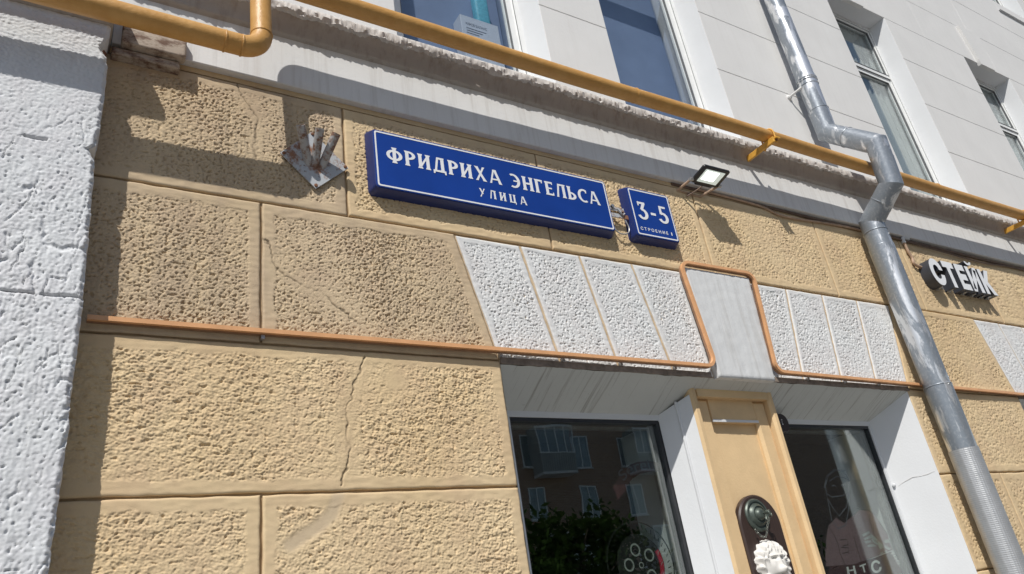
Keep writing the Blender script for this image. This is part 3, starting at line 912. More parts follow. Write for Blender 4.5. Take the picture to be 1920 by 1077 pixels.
# fascia, cove and cornice lip: one moulding with weathering in its profile
prof = [(0.0, 4.168), (-0.030, 4.166), (-0.046, 4.165), (-0.050, 4.170), (-0.050, 4.22), (-0.050, 4.30), (-0.050, 4.38), (-0.050, 4.445), (-0.051, 4.458),
        (-0.060, 4.466), (-0.069, 4.468), (-0.074, 4.474), (-0.075, 4.486), (-0.080, 4.506), (-0.090, 4.528), (-0.104, 4.546), (-0.118, 4.557), (-0.126, 4.561),
        (-0.133, 4.566), (-0.137, 4.580), (-0.138, 4.598), (-0.134, 4.616), (-0.120, 4.630), (-0.05, 4.650), (0.07, 4.680)]
xs = np.concatenate([np.arange(0.062, 4.5, 0.007), np.arange(4.5, 9.0, 0.014), np.arange(9.0, 14.0, 0.05)])
Xc, Jc = np.meshgrid(xs, np.arange(len(prof)))
py_ = np.array([q[0] for q in prof]); pz_ = np.array([q[1] for q in prof])
Yc = py_[Jc].astype(float); Zc = pz_[Jc].astype(float)
lip = ((Jc >= 16) & (Jc <= 20)).astype(float)
cv = ((Jc >= 9) & (Jc < 18)).astype(float)
Yc += lip * (0.009 * perlin(Xc / 0.06, Jc * 0.9, 77) + 0.008 * perlin(Xc / 0.022, Jc * 1.3, 78) + 0.006 * perlin(Xc / 0.011, Jc * 1.7, 83)) + cv * 0.0025 * perlin(Xc / 0.03, Jc * 0.25, 79)
Zc += lip * (0.009 * perlin(Xc / 0.12, Jc * 0.3 + 5, 80) + 0.007 * perlin(Xc / 0.03, Jc * 0.7 + 5, 81) + 0.005 * perlin(Xc / 0.012, Jc * 0.9 + 5, 84))
Yc += ((Jc >= 4) & (Jc <= 7)) * 0.0015 * perlin(Xc / 0.2, Jc * 0.7, 82)
def strip_rows(name, j0, j1, mat):
    V = np.stack([Xc[j0:j1 + 1] - 3.5, Yc[j0:j1 + 1], Zc[j0:j1 + 1]], -1)
    nz, nx = V.shape[:2]
    idx = np.arange(nz * nx).reshape(nz, nx)
    Fq = np.stack([idx[:-1, :-1], idx[:-1, 1:], idx[1:, 1:], idx[1:, :-1]], -1).reshape(-1, 4)
    me = bpy.data.meshes.new(name)
    me.from_pydata(V.reshape(-1, 3).tolist(), [], Fq.tolist())
    me.shade_smooth()
    me.set_sharp_from_angle(angle=rad(38))
    return link(name, me, mat, house)
strip_rows('fascia', 0, 8, 'fascia')
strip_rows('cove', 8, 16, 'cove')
strip_rows('cornice_lip', 16, len(prof) - 1, 'lip')
obj('wall_band', MB().box(0.055, 14.2, -0.010, 0.002, ZTOP + 0.002, 4.167), 'ochre', house)
obj('cornice_core', MB().box(0.07, 14.0, 0.0, 0.4, 4.19, 4.66), 'joint_dark', house)

# upper storey: thin-jointed panels with window openings between them
UY = 0.05
ZR = [4.66, 4.90, 5.515, 6.14, 6.77, 7.375, 7.985, 8.60, 9.22, 9.84, 10.46]
WX = [(1.47, 2.565), (3.15, 4.275), (6.49, 7.575), (9.22, 10.305)]
ZS = 4.78
segs = [(-0.05, WX[0][0])] + [(WX[i][1], WX[i + 1][0]) for i in range(3)] + [(WX[3][1], 15.0)]
bk = MB()
for a, b in segs:
    bk.box(a + 0.012, b - 0.012, UY + 0.014, 0.55, 4.66, 7.372)
for a, b in WX:
    bk.box(a - 0.012, b + 0.012, UY + 0.014, 0.55, 4.66, ZS)
W5 = (11.36, 12.43, 9.02, 10.46)
bk.box(-0.05, W5[0], UY + 0.014, 0.55, 7.374, 10.46)
bk.box(W5[1], 15, UY + 0.014, 0.55, 7.374, 10.46)
bk.box(W5[0], W5[1], UY + 0.014, 0.55, 7.374, W5[2])
obj('upper_backing', bk, 'joint_dark', house)
PG = 0.0022
for a, b in segs:
    for i in range(5):
        z0 = ZR[i]; z1 = ZR[i + 1]
        obj('wall_panel', MB().cbox(a, b, UY, UY + 0.016, z0 + PG, z1 - PG, 0.003), 'upper', house)
for i in range(5, 10):
    cuts = [-0.05, 2.0, 3.7, 5.4, 7.03, 8.4, 9.76, W5[0], W5[1], 15]
    if i == 5: cuts = [-0.05, 2.0, 3.7, 5.4, 6.76, 7.30, 8.4, 9.49, 10.03, W5[0], W5[1], 15]
    for a, b in zip(cuts[:-1], cuts[1:]):
        if a == W5[0] and i >= 8: continue
        obj('wall_panel', MB().cbox(a + 0.0005, b - 0.0005, UY + (0.0004 if cuts.index(a) % 2 else 0), UY + 0.016, ZR[i] + PG, ZR[i + 1] - PG, 0.003 if i != 5 else 0.002), 'upper', house)
for a, b in ((WX[2]), (WX[3])):
    c_ = (a + b) / 2 - 0.06
    obj('keystone', MB().prism([(c_ - 0.16, 7.33), (c_ + 0.16, 7.33), (c_ + 0.25, 7.95), (c_ - 0.25, 7.95)], UY - 0.035, UY + 0.01), 'upper', house)

GY = 0.225
def upper_window(a, b, z0, z1, fill, transom=True):
    # plaster reveals, white frame, sash, pane
    m_ = MB()
    ya = UY + 0.002
    sp_ = 0.045
    m_.add([(a, ya, z0), (a + sp_, GY + .03, z0), (a + sp_, GY + .03, z1 - 0.03), (a, ya, z1)], [(0, 1, 2, 3)])
    m_.add([(b, ya, z0), (b - sp_, GY + .03, z0), (b - sp_, GY + .03, z1 - 0.03), (b, ya, z1)], [(3, 2, 1, 0)])
    m_.add([(a, ya, z1), (b, ya, z1), (b - sp_, GY + .03, z1 - 0.03), (a + sp_, GY + .03, z1 - 0.03)], [(0, 3, 2, 1)])
    m_.add([(a, ya - 0.03, z0), (b, ya - 0.03, z0), (b - sp_, GY + .03, z0 + 0.02), (a + sp_, GY + .03, z0 + 0.02)], [(0, 1, 2, 3)])
    obj('window_reveal', m_, 'reveal', house)
    a += sp_ - 0.012; b -= sp_ - 0.012
    zt = z1 - 0.03
    w = obj('window', MB().frame(a, b, z0, zt, 0.052, GY, GY + 0.07), 'pvc', house)
    tz = z0 + (zt - z0) * 0.715
    if transom:
        obj('transom', MB().cbox(a + 0.052, b - 0.052, GY + 0.002, GY + 0.068, tz - 0.03, tz + 0.03, 0.008), 'pvc', w)
        parts = [(z0 + 0.052, tz - 0.03), (tz + 0.03, zt - 0.052)]
    else:
        parts = [(z0 + 0.052, zt - 0.052)]
    for i, (za, zb) in enumerate(parts):
        t = 0.055 if i == 0 else 0.022
        s_ = obj('sash', MB().frame(a + 0.050, b - 0.050, za - 0.002, zb + 0.002, t, GY + 0.012, GY + 0.060), 'pvc', w)
        obj('gasket', MB().frame(a + 0.046, b - 0.046, za - 0.006, zb + 0.006, 0.005, GY - 0.0015, GY + 0.02), 'gasket', w)
        obj('gasket', MB().frame(a + 0.050 + t - 0.002, b - 0.050 - t + 0.002, za + t - 0.004, zb - t + 0.004, 0.004, GY + 0.010, GY + 0.03), 'gasket', w)
        obj('pane', MB().box(a + 0.05 + t - 0.006, b - 0.05 - t + 0.006, GY + 0.036, GY + 0.042, za + t - 0.006, zb - t + 0.006), 'glass_up', w)
    # room side: lining and blind
    m_ = MB().add([(a, GY + .07, z0), (b, GY + .07, z0), (b, 0.62, z0), (a, 0.62, z0), (a, GY + .07, zt), (b, GY + .07, zt), (b, 0.62, zt), (a, 0.62, zt)],
                  [(0, 1, 2, 3), (4, 7, 6, 5), (0, 3, 7, 4), (1, 5, 6, 2), (3, 2, 6, 7)])
    obj('room_lining', m_, 'pvc' if fill == 'curtain' else 'blind_blue', w)
    if fill:
        n = 40; vs = []
        for i in range(n + 1):
            t = i / n
            x = a + 0.03 + (b - a - 0.06) * t
            y = (0.318 + 0.014 * math.sin(t * 60) if fill == 'curtain' else 0.44)
            vs += [(x, y, z0 + 0.02), (x, y, zt - 0.02)]
        obj('blind', MB().add(vs, [(2 * i, 2 * i + 2, 2 * i + 3, 2 * i + 1) for i in range(n)]), fill if fill == 'curtain' else 'blind_blue', w, smooth=True)
    return w
upper_window(*WX[0], ZS, 7.372, 'blind')
upper_window(*WX[1], ZS, 7.372, 'blind')
upper_window(*WX[2], ZS, 7.372, 'curtain')
upper_window(*WX[3], ZS, 7.372, 'curtain')
upper_window(W5[0], W5[1], W5[2], 10.46, 'curtain', False)

# ------------------------------------------------------------------ the white neighbour on the left
WY = -0.16
edge_px = [(214, 20), (210, 48), (205, 66), (193, 86), (191, 93), (200, 106), (201, 125), (198, 165), (192, 205), (187, 240), (181, 270), (166, 277), (170, 285), (178, 302), (176, 330),
           (170, 400), (164, 466), (158, 540), (152, 600), (146, 650), (136, 720), (133, 735), (130, 800), (121, 858), (116, 890), (110, 940), (101, 1000), (90, 1077)]
ep = [wp(*q, WY) for q in edge_px]
ez = np.array([p_.z for p_ in ep])[::-1]; ex = np.array([p_.x for p_ in ep])[::-1]
WT = 4.16
white = thing('white_house', 'white roughcast house wall with a chipped corner, standing forward of the ochre wall', 'building', (-1.5, 0, 0))
zz = np.concatenate([np.arange(0, 1.5, 0.03), np.arange(1.5, WT, 0.0042), [WT]])
ss = np.concatenate([np.linspace(0, 0.78, 30), np.linspace(0.783, 1, 135)])
sg, zg = np.meshgrid(ss, zz)
xe = np.interp(zg, ez, ex) + 0.004 * perlin(zg / 0.05, zg * 0, 91) + 0.0025 * perlin(zg / 0.015, zg * 0, 92)
xw = -2.2 + (xe + 2.2) * sg
nrm = relief(xw, zg, 'drag', 400)
hw = 0.0065 * nrm * (0.9 + 0.5 * perlin(xw / 0.3, zg / 0.4, 401))
wj = np.abs(zg - wp(60, 549, WY).z - 0.006 * perlin(xw / 0.08, zg * 0, 402))
cr = np.exp(-(wj / 0.004) ** 2) * (perlin(xw / 0.12, zg * 0 + 3, 403) > -0.15) * (zg > 1.5)
wj2 = np.abs(zg - wp(90, 262, WY).z - 0.01 * perlin(xw / 0.06, zg * 0, 404))
cr2 = np.exp(-(wj2 / 0.005) ** 2) * (perlin(xw / 0.1, zg * 0 + 7, 405) > 0.12)
hw -= 0.012 * cr + 0.012 * cr2
ed = xe - xw
hw -= 0.012 * (1 - sst(0.0, 0.014, ed + 0.006 * perlin(xw / 0.02, zg / 0.02, 406)))
me = grid_mesh('wall', xw + 1.5, WY - hw, zg, 0.005, {'crack': 0.25 * np.maximum(cr, cr2), 'patch': cr * 0})
link('wall', me, 'white_rough', white)
# exposed brick where the corner has broken away
for (px_, py_, r_) in ((171, 288, 0.020), (196, 92, 0.026)):
    q = wp(px_, py_, WY + 0.02)
    obj('broken_corner', MB().lathe([(0.0, -0.03), (r_, -0.02), (r_ * 0.8, 0.012), (0.0, 0.02)], (q.x - 0.012, WY + 0.055, q.z), (0.6, -1, 0), 7), 'rust', white)
obj('wall_core', MB().box(-2.2, 0.03, -0.12, 0.3, 0, WT), 'white_rough', white)
profw = [(q[0] - (0.008 if q[0] < -0.2 else 0), q[1] - 0.18) for q in ((-0.158, 4.325), (-0.172, 4.325), (-0.186, 4.330), (-0.192, 4.345), (-0.202, 4.380), (-0.222, 4.410), (-0.246, 4.430), (-0.262, 4.436), (-0.270, 4.445), (-0.272, 4.475), (-0.262, 4.50), (0.02, 4.60), (0.02, 4.325))]
vs = []; fs = []
nn = len(profw)
for x in (-2.2, 0.058):
    vs += [(x, q[0], q[1]) for q in profw]
fs = [(i, nn + i, nn + (i + 1) % nn, (i + 1) % nn) for i in range(nn)] + [tuple(range(nn)), tuple(range(2 * nn - 1, nn - 1, -1))]
obj('cornice', MB().add(vs, fs), 'cove', white)
obj('upper_wall', MB().box(-2.2, 0.0, -0.06, 0.4, 4.38, 10.4), 'upper', white)

# rust-stained cover box at the end of the fascia
mb = MB()
rb = thing('cover_box', 'rust stained cream box fixed at the end of the fascia beside the white corner', 'box', (0.22, -0.05, 4.10))
def soft_box(x0, x1, y0, y1, z0, z1, b, n=4):
    bm = bmesh.new()
    bmesh.ops.create_cube(bm, size=1)
    for v_ in bm.verts:
        v_.co = Vector((x0 + (v_.co.x + .5) * (x1 - x0), y0 + (v_.co.y + .5) * (y1 - y0), z0 + (v_.co.z + .5) * (z1 - z0)))
    bmesh.ops.bevel(bm, geom=bm.edges[:], offset=b, segments=n, profile=0.5, affect='EDGES')
    m_ = MB()
    bm.verts.index_update()
    m_.add([v_.co.copy() for v_ in bm.verts], [tuple(v_.index for v_ in f_.verts) for f_ in bm.faces])
    bm.free()
    return m_
a = wp(232, 62, -0.10); b = wp(350, 106, -0.10)
obj('body', soft_box(a.x - 0.005, b.x, -0.095, -0.040, b.z - 0.004, b.z + 0.13, 0.014), 'rust_cream', rb, smooth=True)
obj('back_flange', MB().cbox(0.064, b.x - 0.02, -0.062, -0.002, b.z - 0.045, b.z - 0.006, 0.006), 'rust_cream', rb)

# ------------------------------------------------------------------ gas pipe
def fillet(pts, r_, n=9):
    P = [Vector(q) for q in pts]
    out = [P[0]]
    for i in range(1, len(P) - 1):
        a_ = (P[i - 1] - P[i]).normalized(); b_ = (P[i + 1] - P[i]).normalized()
        ang = a_.angle(b_)
        d = r_ / math.tan(ang / 2)
        s_ = P[i] + a_ * d; e_ = P[i] + b_ * d
        ce = P[i] + (a_ + b_).normalized() * (r_ / math.sin(ang / 2))
        v0 = s_ - ce; v1 = e_ - ce
        th = v0.angle(v1)
        ax = v0.cross(v1).normalized()
        for kk in range(n + 1):
            out.append(ce + Matrix.Rotation(th * kk / n, 3, ax) @ v0)
    out.append(P[-1])
    return out
gas = thing('gas_pipe', 'ochre painted gas pipe running along the cornice and dropping down to the white corner', 'pipe', (4.0, -0.265, 4.52))
LZ, LY, UZ, UYP, RX = 4.097, -0.296, 4.566, -0.265, 0.628
lz0 = wp(60, 4, -0.296)
path = [(-2.2, LY, LZ - 0.006), (RX, LY, LZ), (RX, UYP, UZ), (14.0, UYP, UZ)]
fp = fillet(path, 0.085, 10)
dense = []
for a, b in zip(fp[:-1], fp[1:]):
    n = max(1, int((b - a).length / 0.12))
    for i in range(n):
        dense.append(a.lerp(b, i / n))
dense.append(fp[-1])
dense = [q + Vector((0, 0.0015 * math.sin(q.x * 3.1), 0.003 * math.sin(q.x * 1.7 + 1))) for q in dense]
obj('pipe_run', MB().tube(dense, 0.0465, 28), 'gas', gas, smooth=60)
for (x, y, z, ax) in ((RX - 0.155, LY, LZ, (1, 0, 0.02)), (RX - 0.085, LY, LZ, (1, 0, 0.02)), (RX, LY + 0.006, LZ + 0.094, (0, 0.07, 1)), (2.9, UYP, UZ, (1, 0, 0)), (6.2, UYP, UZ, (1, 0, 0))):
    obj('weld_seam', MB().torus((x, y, z), ax, 0.0455, 0.0042, 24, 6), 'gas', gas, smooth=60)
for bx in (4.085, 7.62, 11.1):
    br_ = obj('bracket', soft_box(bx - 0.009, bx + 0.009, -0.325, -0.055, UZ - 0.092, UZ - 0.0475, 0.003, 2), 'bracket_paint', gas)
    ub = [(bx + 0.03, UYP - 0.054, UZ - 0.085)] + [(bx + 0.03, UYP - 0.054 * math.cos(t), UZ + 0.054 * math.sin(t)) for t in np.linspace(0, math.pi, 12)] + [(bx + 0.03, UYP + 0.054, UZ - 0.085)]
    obj('u_bolt', MB().tube(ub, 0.0065, 8), 'bracket_paint', br_, smooth=60)
    obj('clamp_plate', MB().box(bx + 0.008, bx + 0.052, UYP - 0.075, UYP + 0.075, UZ - 0.062, UZ - 0.050), 'bracket_paint', br_)
    for s_ in (-1, 1):
        obj('nut', MB().lathe([(0.0, 0), (0.012, 0), (0.012, 0.012), (0.0, 0.012)], (bx + 0.03, UYP + s_ * 0.054, UZ - 0.076), (0, 0, 1), 6), 'rust', br_)

# ------------------------------------------------------------------ drain pipe
drain = thing('drain_pipe', 'patchy grey metal drain pipe stepping out round the cornice and gas pipe', 'drain pipe', (5.21, -0.15, 0.1))
DXX = 5.21
RU, RL = 0.078, 0.088
p0, p1, p2, p3, p4 = (DXX, -0.095, 5.02), (DXX, -0.425, 4.665), (DXX, -0.405, 4.31), (DXX, -0.155, 4.12), (DXX - 0.005, -0.155, 0.15)
def section(a, b, ra, rb_, mat='drain', n=28, na=None, nb=None):
    """straight run whose ends are cut on the mitre towards the neighbouring runs"""
    a = Vector(a); b = Vector(b); t = (b - a).normalized()
    side = Vector((1, 0, 0)); w = t.cross(side).normalized()
    def ring(c_, nrm_, r_):
        o = []
        for kk in range(n):
            an = 2 * math.pi * kk / n
            q = c_ + side * math.cos(an) * r_ + w * math.sin(an) * r_
            if nrm_ is not None:
                q = q - t * ((q - c_).dot(nrm_) / t.dot(nrm_))
            o.append(q)
        return o
    rings = [ring(a, na, ra)]
    m_ = max(2, int((b - a).length / 0.3))
    for i in range(1, m_):
        rings.append(ring(a.lerp(b, i / m_), None, ra + (rb_ - ra) * i / m_))
    rings.append(ring(b, nb, rb_))
    v = [q for r_ in rings for q in r_]
    f = [(i * n + kk, i * n + (kk + 1) % n, (i + 1) * n + (kk + 1) % n, (i + 1) * n + kk) for i in range(len(rings) - 1) for kk in range(n)]
    f = [fc[::-1] for fc in f]
    return MB().add(v, f)
pts = [Vector(q) for q in ((DXX, -0.095, 10.4), p0, p1, p2, p3, p4)]
def mit(i):
    return ((pts[i] - pts[i - 1]).normalized() + (pts[i + 1] - pts[i]).normalized()).normalized()
def up(z): return (DXX, -0.095, z)
def lowp(z): return (DXX - 0.005 * (4.12 - z) / 4, -0.155, z)
obj('pipe_section', section((DXX, -0.095, 10.4), up(5.58), RU, RU), 'drain', drain, smooth=60)
obj('pipe_section', section(up(5.60), up(5.23), RU + 0.003, RU - 0.001), 'drain', drain, smooth=60)
obj('elbow', section(up(5.235), p0, RU + 0.003, RU + 0.001, nb=mit(1)), 'drain', drain, smooth=60)
obj('elbow', section(p0, p1, RU + 0.001, RU + 0.003, na=mit(1), nb=mit(2)), 'drain', drain, smooth=60)
pm = pts[2].lerp(pts[3], 0.42)
obj('elbow', section(p1, pm, RU + 0.003, RU + 0.002, na=mit(2)), 'drain', drain, smooth=60)
obj('elbow', section(pts[2].lerp(pts[3], 0.38), p2, RU + 0.005, RU + 0.004, nb=mit(3)), 'drain', drain, smooth=60)
obj('elbow', section(p2, p3, RU + 0.004, RU + 0.007, na=mit(3), nb=mit(4)), 'drain', drain, smooth=60)
obj('pipe_section', section(p3, lowp(3.86), RU + 0.007, RL, na=mit(4)), 'drain', drain, smooth=60)
obj('pipe_section', section(lowp(3.90), lowp(2.77), RL + 0.003, RL - 0.002), 'drain', drain, smooth=60)
obj('pipe_section', section(lowp(2.80), lowp(2.33), RL + 0.003, RL), 'drain', drain, smooth=60)
obj('net_wrap', section(lowp(2.36), lowp(0.15), RL + 0.005, RL + 0.004), 'drain_net', drain, smooth=60)
def bead(c_, ax, r_):
    obj('collar_bead', MB().torus(c_, ax, r_, 0.0045, 28, 6), 'drain', drain, smooth=60)
for c_, ax, r_ in ((up(5.50), (0, 0, 1), RU + 0.003), (up(5.24), (0, 0, 1), RU + 0.002), (lowp(4.03), (0, 0, 1), RL - 0.002), (lowp(3.90), (0, 0, 1), RL), (lowp(2.80), (0, 0, 1), RL + 0.002)):
    bead(c_, ax, r_)
for i, (a, b) in enumerate(((p0, p1), (p2, p3), (p2, p3))):
    q = Vector(a).lerp(Vector(b), (0.42, 0.45, 0.62)[i])
    bead(q, Vector(b) - Vector(a) if i < 2 else (Vector(b) - Vector(a)) + Vector((0.12, 0, 0)), RU + (0.002 if i == 0 else 0.005))
for (z, x_, dd) in ((2.845, 0.03, 0.086), (2.79, -0.02, 0.09), (3.98, 0.02, 0.088), (4.02, -0.04, 0.08)):
    obj('rivet', MB().lathe([(0.0, 0), (0.006, 0.0), (0.004, 0.004), (0.0, 0.005)], (DXX + x_, -0.155 - math.sqrt(max(0.0001, dd ** 2 - x_ ** 2)), z), (x_, -1, 0), 10), 'galv', drain, smooth=60)
seam = [(DXX - 0.079, -0.175, 3.86), (DXX - 0.080, -0.178, 2.80)]
cl = obj('pipe_clamp', MB().torus(up(5.565), (0, 0, 1), RU + 0.004, 0.006, 28, 6).torus(up(5.545), (0, 0, 1), RU + 0.004, 0.006, 28, 6), 'drain', drain, smooth=60)
obj('clamp_stud', MB().tube([(DXX - 0.075, -0.08, 5.49), (DXX - 0.10, 0.0, 5.47), (DXX - 0.10, UY + 0.02, 5.47)], 0.010, 10).lathe([(0, 0), (0.028, 0), (0.02, 0.02), (0, 0.022)], (DXX - 0.10, UY, 5.47), (0, -1, 0), 9), 'upper', cl, smooth=60)
obj('clamp_lug', MB().box(DXX + 0.078, DXX + 0.105, -0.115, -0.075, 5.53, 5.58), 'galv', cl)
obj('clamp_bolt', MB().lathe([(0, 0), (0.011, 0), (0.011, 0.05), (0, 0.05)], (DXX + 0.094, -0.07, 5.555), (0, -1, 0), 6), 'galv', cl)

# ------------------------------------------------------------------ enamel street signs
def rrect(x0, x1, z0, z1, r_, n=6):
    o = []
    for (cx_, cz, a0) in ((x1 - r_, z0 + r_, -90), (x1 - r_, z1 - r_, 0), (x0 + r_, z1 - r_, 90), (x0 + r_, z0 + r_, 180)):
        for i in range(n + 1):
            a_ = rad(a0 + 90 * i / n)
            o.append((cx_ + r_ * math.cos(a_), cz + r_ * math.sin(a_)))
    return o
def loft(rings):
    """rings of equal length [(pts, y)] from front to back, front closed"""
    n = len(rings[0][0]); v = []
    for pts_, y in rings:
        v += [(q[0], y, q[1]) for q in pts_]
    f = [tuple(range(n))]
    for i in range(len(rings) - 1):
        for kk in range(n):
            l = (kk + 1) % n
            f.append((i * n + l, i * n + kk, (i + 1) * n + kk, (i + 1) * n + l))
    f.append(tuple(len(rings) * n - 1 - kk for kk in range(n)))
    return MB().add(v, f)
def sign_box(t, x0, x1, z0, z1, yf):
    fl = 0.014
    rings = [(rrect(x0 + .008, x1 - .008, z0 + .008, z1 - .008, 0.016), yf + 0.0022),
             (rrect(x0 + .002, x1 - .002, z0 + .002, z1 - .002, 0.020), yf + 0.004), (rrect(x0, x1, z0, z1, 0.022), yf + 0.009),
             (rrect(x0 - fl, x1 + fl, z0 - fl, z1 + fl, 0.024), -0.022), (rrect(x0 - fl, x1 + fl, z0 - fl, z1 + fl, 0.024), -0.010)]
    obj('box', loft(rings), 'sign_side', t, smooth=35)
    face = obj('face', loft([(rrect(x0 + .007, x1 - .007, z0 + .007, z1 - .007, 0.016), yf), (rrect(x0 + .006, x1 - .006, z0 + .006, z1 - .006, 0.017), yf + 0.004)]), 'sign_blue', t)
    a = rrect(x0 + .012, x1 - .012, z0 + .012, z1 - .012, 0.012); b = rrect(x0 + .0205, x1 - .0205, z0 + .0205, z1 - .0205, 0.008)
    n = len(a)
    m_ = MB().add([(q[0], yf - 0.0012, q[1]) for q in a] + [(q[0], yf - 0.0012, q[1]) for q in b],
                  [(kk, (kk + 1) % n, n + (kk + 1) % n, n + kk) for kk in range(n)])
    obj('border_line', m_, 'sign_white', face)
    return face
YS = -0.074
st = thing('street_sign', 'long blue street name sign with white lettering and border, on the ochre wall', 'sign', (1.94, 0, 3.65))
face = sign_box(st, 1.212, 2.668, 3.650, 4.000, YS)
LW = lambda t_, g_: sum(GLYPH[c_][0] for c_ in t_) + g_ * (len(t_) - 1)
full_w = LW('ФРИДРИХА ЭНГЕЛЬСА', 0.15)
x_mid0 = 1.280 + 1.316 * LW('ФРИДРИХА', 0.15) / full_w; x_mid1 = 2.596 - 1.316 * LW('ЭНГЕЛЬСА', 0.15) / full_w
obj('lettering', stroke_text('ФРИДРИХА', 1.280, x_mid0, 3.8135, 3.9025, YS - 0.0013, 0.15), 'sign_white', face)
obj('lettering', stroke_text('ЭНГЕЛЬСА', x_mid1, 2.596, 3.8135, 3.9025, YS - 0.0013, 0.15), 'sign_white', face)
obj('lettering', stroke_text('УЛИЦА', 1.783, 2.076, 3.7125, 3.7645, YS - 0.0013, 0.42), 'sign_white', face)
ns = thing('house_number_sign', 'small square blue house number sign beside the long street sign', 'sign', (3.0, 0, 3.65))
face = sign_box(ns, 2.826, 3.168, 3.655, 4.000, YS)
obj('lettering', stroke_text('3-5', 2.880, 3.118, 3.778, 3.902, YS - 0.0013, 0.16), 'sign_white', face)
obj('lettering', fit_text('С Т Р О Е Н И Е', 2.866, 3.082, 3.699, 3.7215, YS - 0.0013, 0.022), 'sign_white', face)
obj('lettering', fit_text('1', 3.107, 3.115, 3.699, 3.7215, YS - 0.0013, 0.0), 'sign_white', face)
# fixing strap and wire loop between the two signs
sb = thing('sign_link', 'rusty strap and wire loop joining the two blue signs', 'strap', (2.745, -0.02, 3.74))
obj('strap', MB().cbox(2.684, 2.812, -0.052, -0.046, 3.772, 3.800, 0.001).cbox(2.684, 2.812, -0.030, -0.024, 3.835, 3.862, 0.001), 'rusty', sb)
obj('hook', MB().tube([(2.70, -0.045, 3.83), (2.73, -0.062, 3.826), (2.752, -0.06, 3.80), (2.77, -0.055, 3.79), (2.79, -0.05, 3.81)], 0.006, 8), 'rusty', sb, smooth=60)
obj('bolt', MB().lathe([(0, 0), (0.012, 0), (0.012, 0.014), (0, 0.014)], (2.70, -0.05, 3.842), (0, -1, 0), 6), 'galv', sb)
lp = [(2.695, -0.03, 3.77), (2.70, -0.035, 3.70), (2.735, -0.04, 3.668), (2.785, -0.045, 3.678), (2.803, -0.045, 3.715), (2.79, -0.045, 3.76), (2.775, -0.045, 3.79)]
def spline(pts_, n=6):
    P = [Vector(q) for q in pts_]
    out = []
    for i in range(len(P) - 1):
        a_, b_, c_, d = P[max(0, i - 1)], P[i], P[i + 1], P[min(len(P) - 1, i + 2)]
        for kk in range(n):
            t = kk / n
            out.append(0.5 * ((2 * b_) + (c_ - a_) * t + (2 * a_ - 5 * b_ + 4 * c_ - d) * t * t + (3 * b_ - a_ - 3 * c_ + d) * t ** 3))
    out.append(P[-1])
    return out
obj('wire', MB().tube(spline(lp), 0.0042, 8), 'galv', sb, smooth=60)

# ------------------------------------------------------------------ shop letters
sh = thing('letter_sign', 'white faced channel letters reading steak on the ochre wall beside the drain pipe', 'sign', (6.4, 0, 3.69))
LX0, LX1, LZ0, LZ1, LYF, LYB = 5.90, 6.835, 3.712, 3.950, -0.102, -0.012
word = 'СТЕИК'
glyphs = [font_mesh(ch_, 0.06, 0.5) for ch_ in word]
cap = max(q[2] for q in glyphs[1][0]) - min(q[2] for q in glyphs[1][0])
base0 = min(q[2] for q in glyphs[1][0])
widths = [max(q[0] for q in v_) - min(q[0] for q in v_) for v_, _ in glyphs]
gap_ = 0.12
tot = sum(widths) + gap_ * 4
ks = (LX1 - LX0) / tot
cur = LX0
kz = (LZ1 - LZ0) / cap
for ch_, (v_, f_), w_ in zip(word, glyphs, widths):
    a = min(q[0] for q in v_)
    vv = [(cur + (q[0] - a) * ks, (LYF + 0.0012) if q[1] < 0 else LYB, LZ0 + (q[2] - base0) * kz) for q in v_]
    body = obj('letter', MB().add(vv, f_), 'letter_side', sh)
    fr = [fc for fc in f_ if all(v_[i][1] < -0.1 for i in fc)]
    obj('letter_face', MB().add([(q[0], LYF, q[2]) for q in vv], fr), 'letter_face', body)
    if ch_ == 'И':
        xc_ = cur + w_ * ks / 2
        arc = [(xc_ + 0.052 * math.cos(t), LZ1 + 0.052 + 0.036 * math.sin(t)) for t in np.linspace(math.pi, 2 * math.pi, 9)]
        arci = [(xc_ + 0.026 * math.cos(t), LZ1 + 0.052 + 0.014 * math.sin(t)) for t in np.linspace(2 * math.pi, math.pi, 9)]
        cr_ = arc + arci
        n = 18
        m_ = MB()
        for i in range(8):
            q4_ = [arc[i], arc[i + 1], arci[8 - i - 1], arci[8 - i]]
            m_.prism(q4_, LYF + 0.0012, LYB)
        obj('breve', m_, 'letter_side', body)
        m2 = MB()
        for i in range(8):
            m2.add([(q[0], LYF, q[1]) for q in (arc[i], arc[i + 1], arci[8 - i - 1], arci[8 - i])], [(0, 1, 2, 3)])
        obj('breve_face', m2, 'letter_face', body)
    cur += w_ * ks + gap_ * ks
obj('mounting_rail', MB().box(5.95, 6.80, -0.014, -0.004, 3.735, 3.760).box(5.95, 6.80, -0.014, -0.004, 3.88, 3.905), 'galv', sh)
for x in (6.02, 6.18, 6.38, 6.52, 6.66, 6.76):
    obj('fixing_stud', MB().tube([(x, -0.02, 3.707), (x, -0.075, 3.709)], 0.006, 8).tube([(x, -0.04, 3.714), (x, -0.04, 3.695)], 0.008, 6), 'galv', sh)

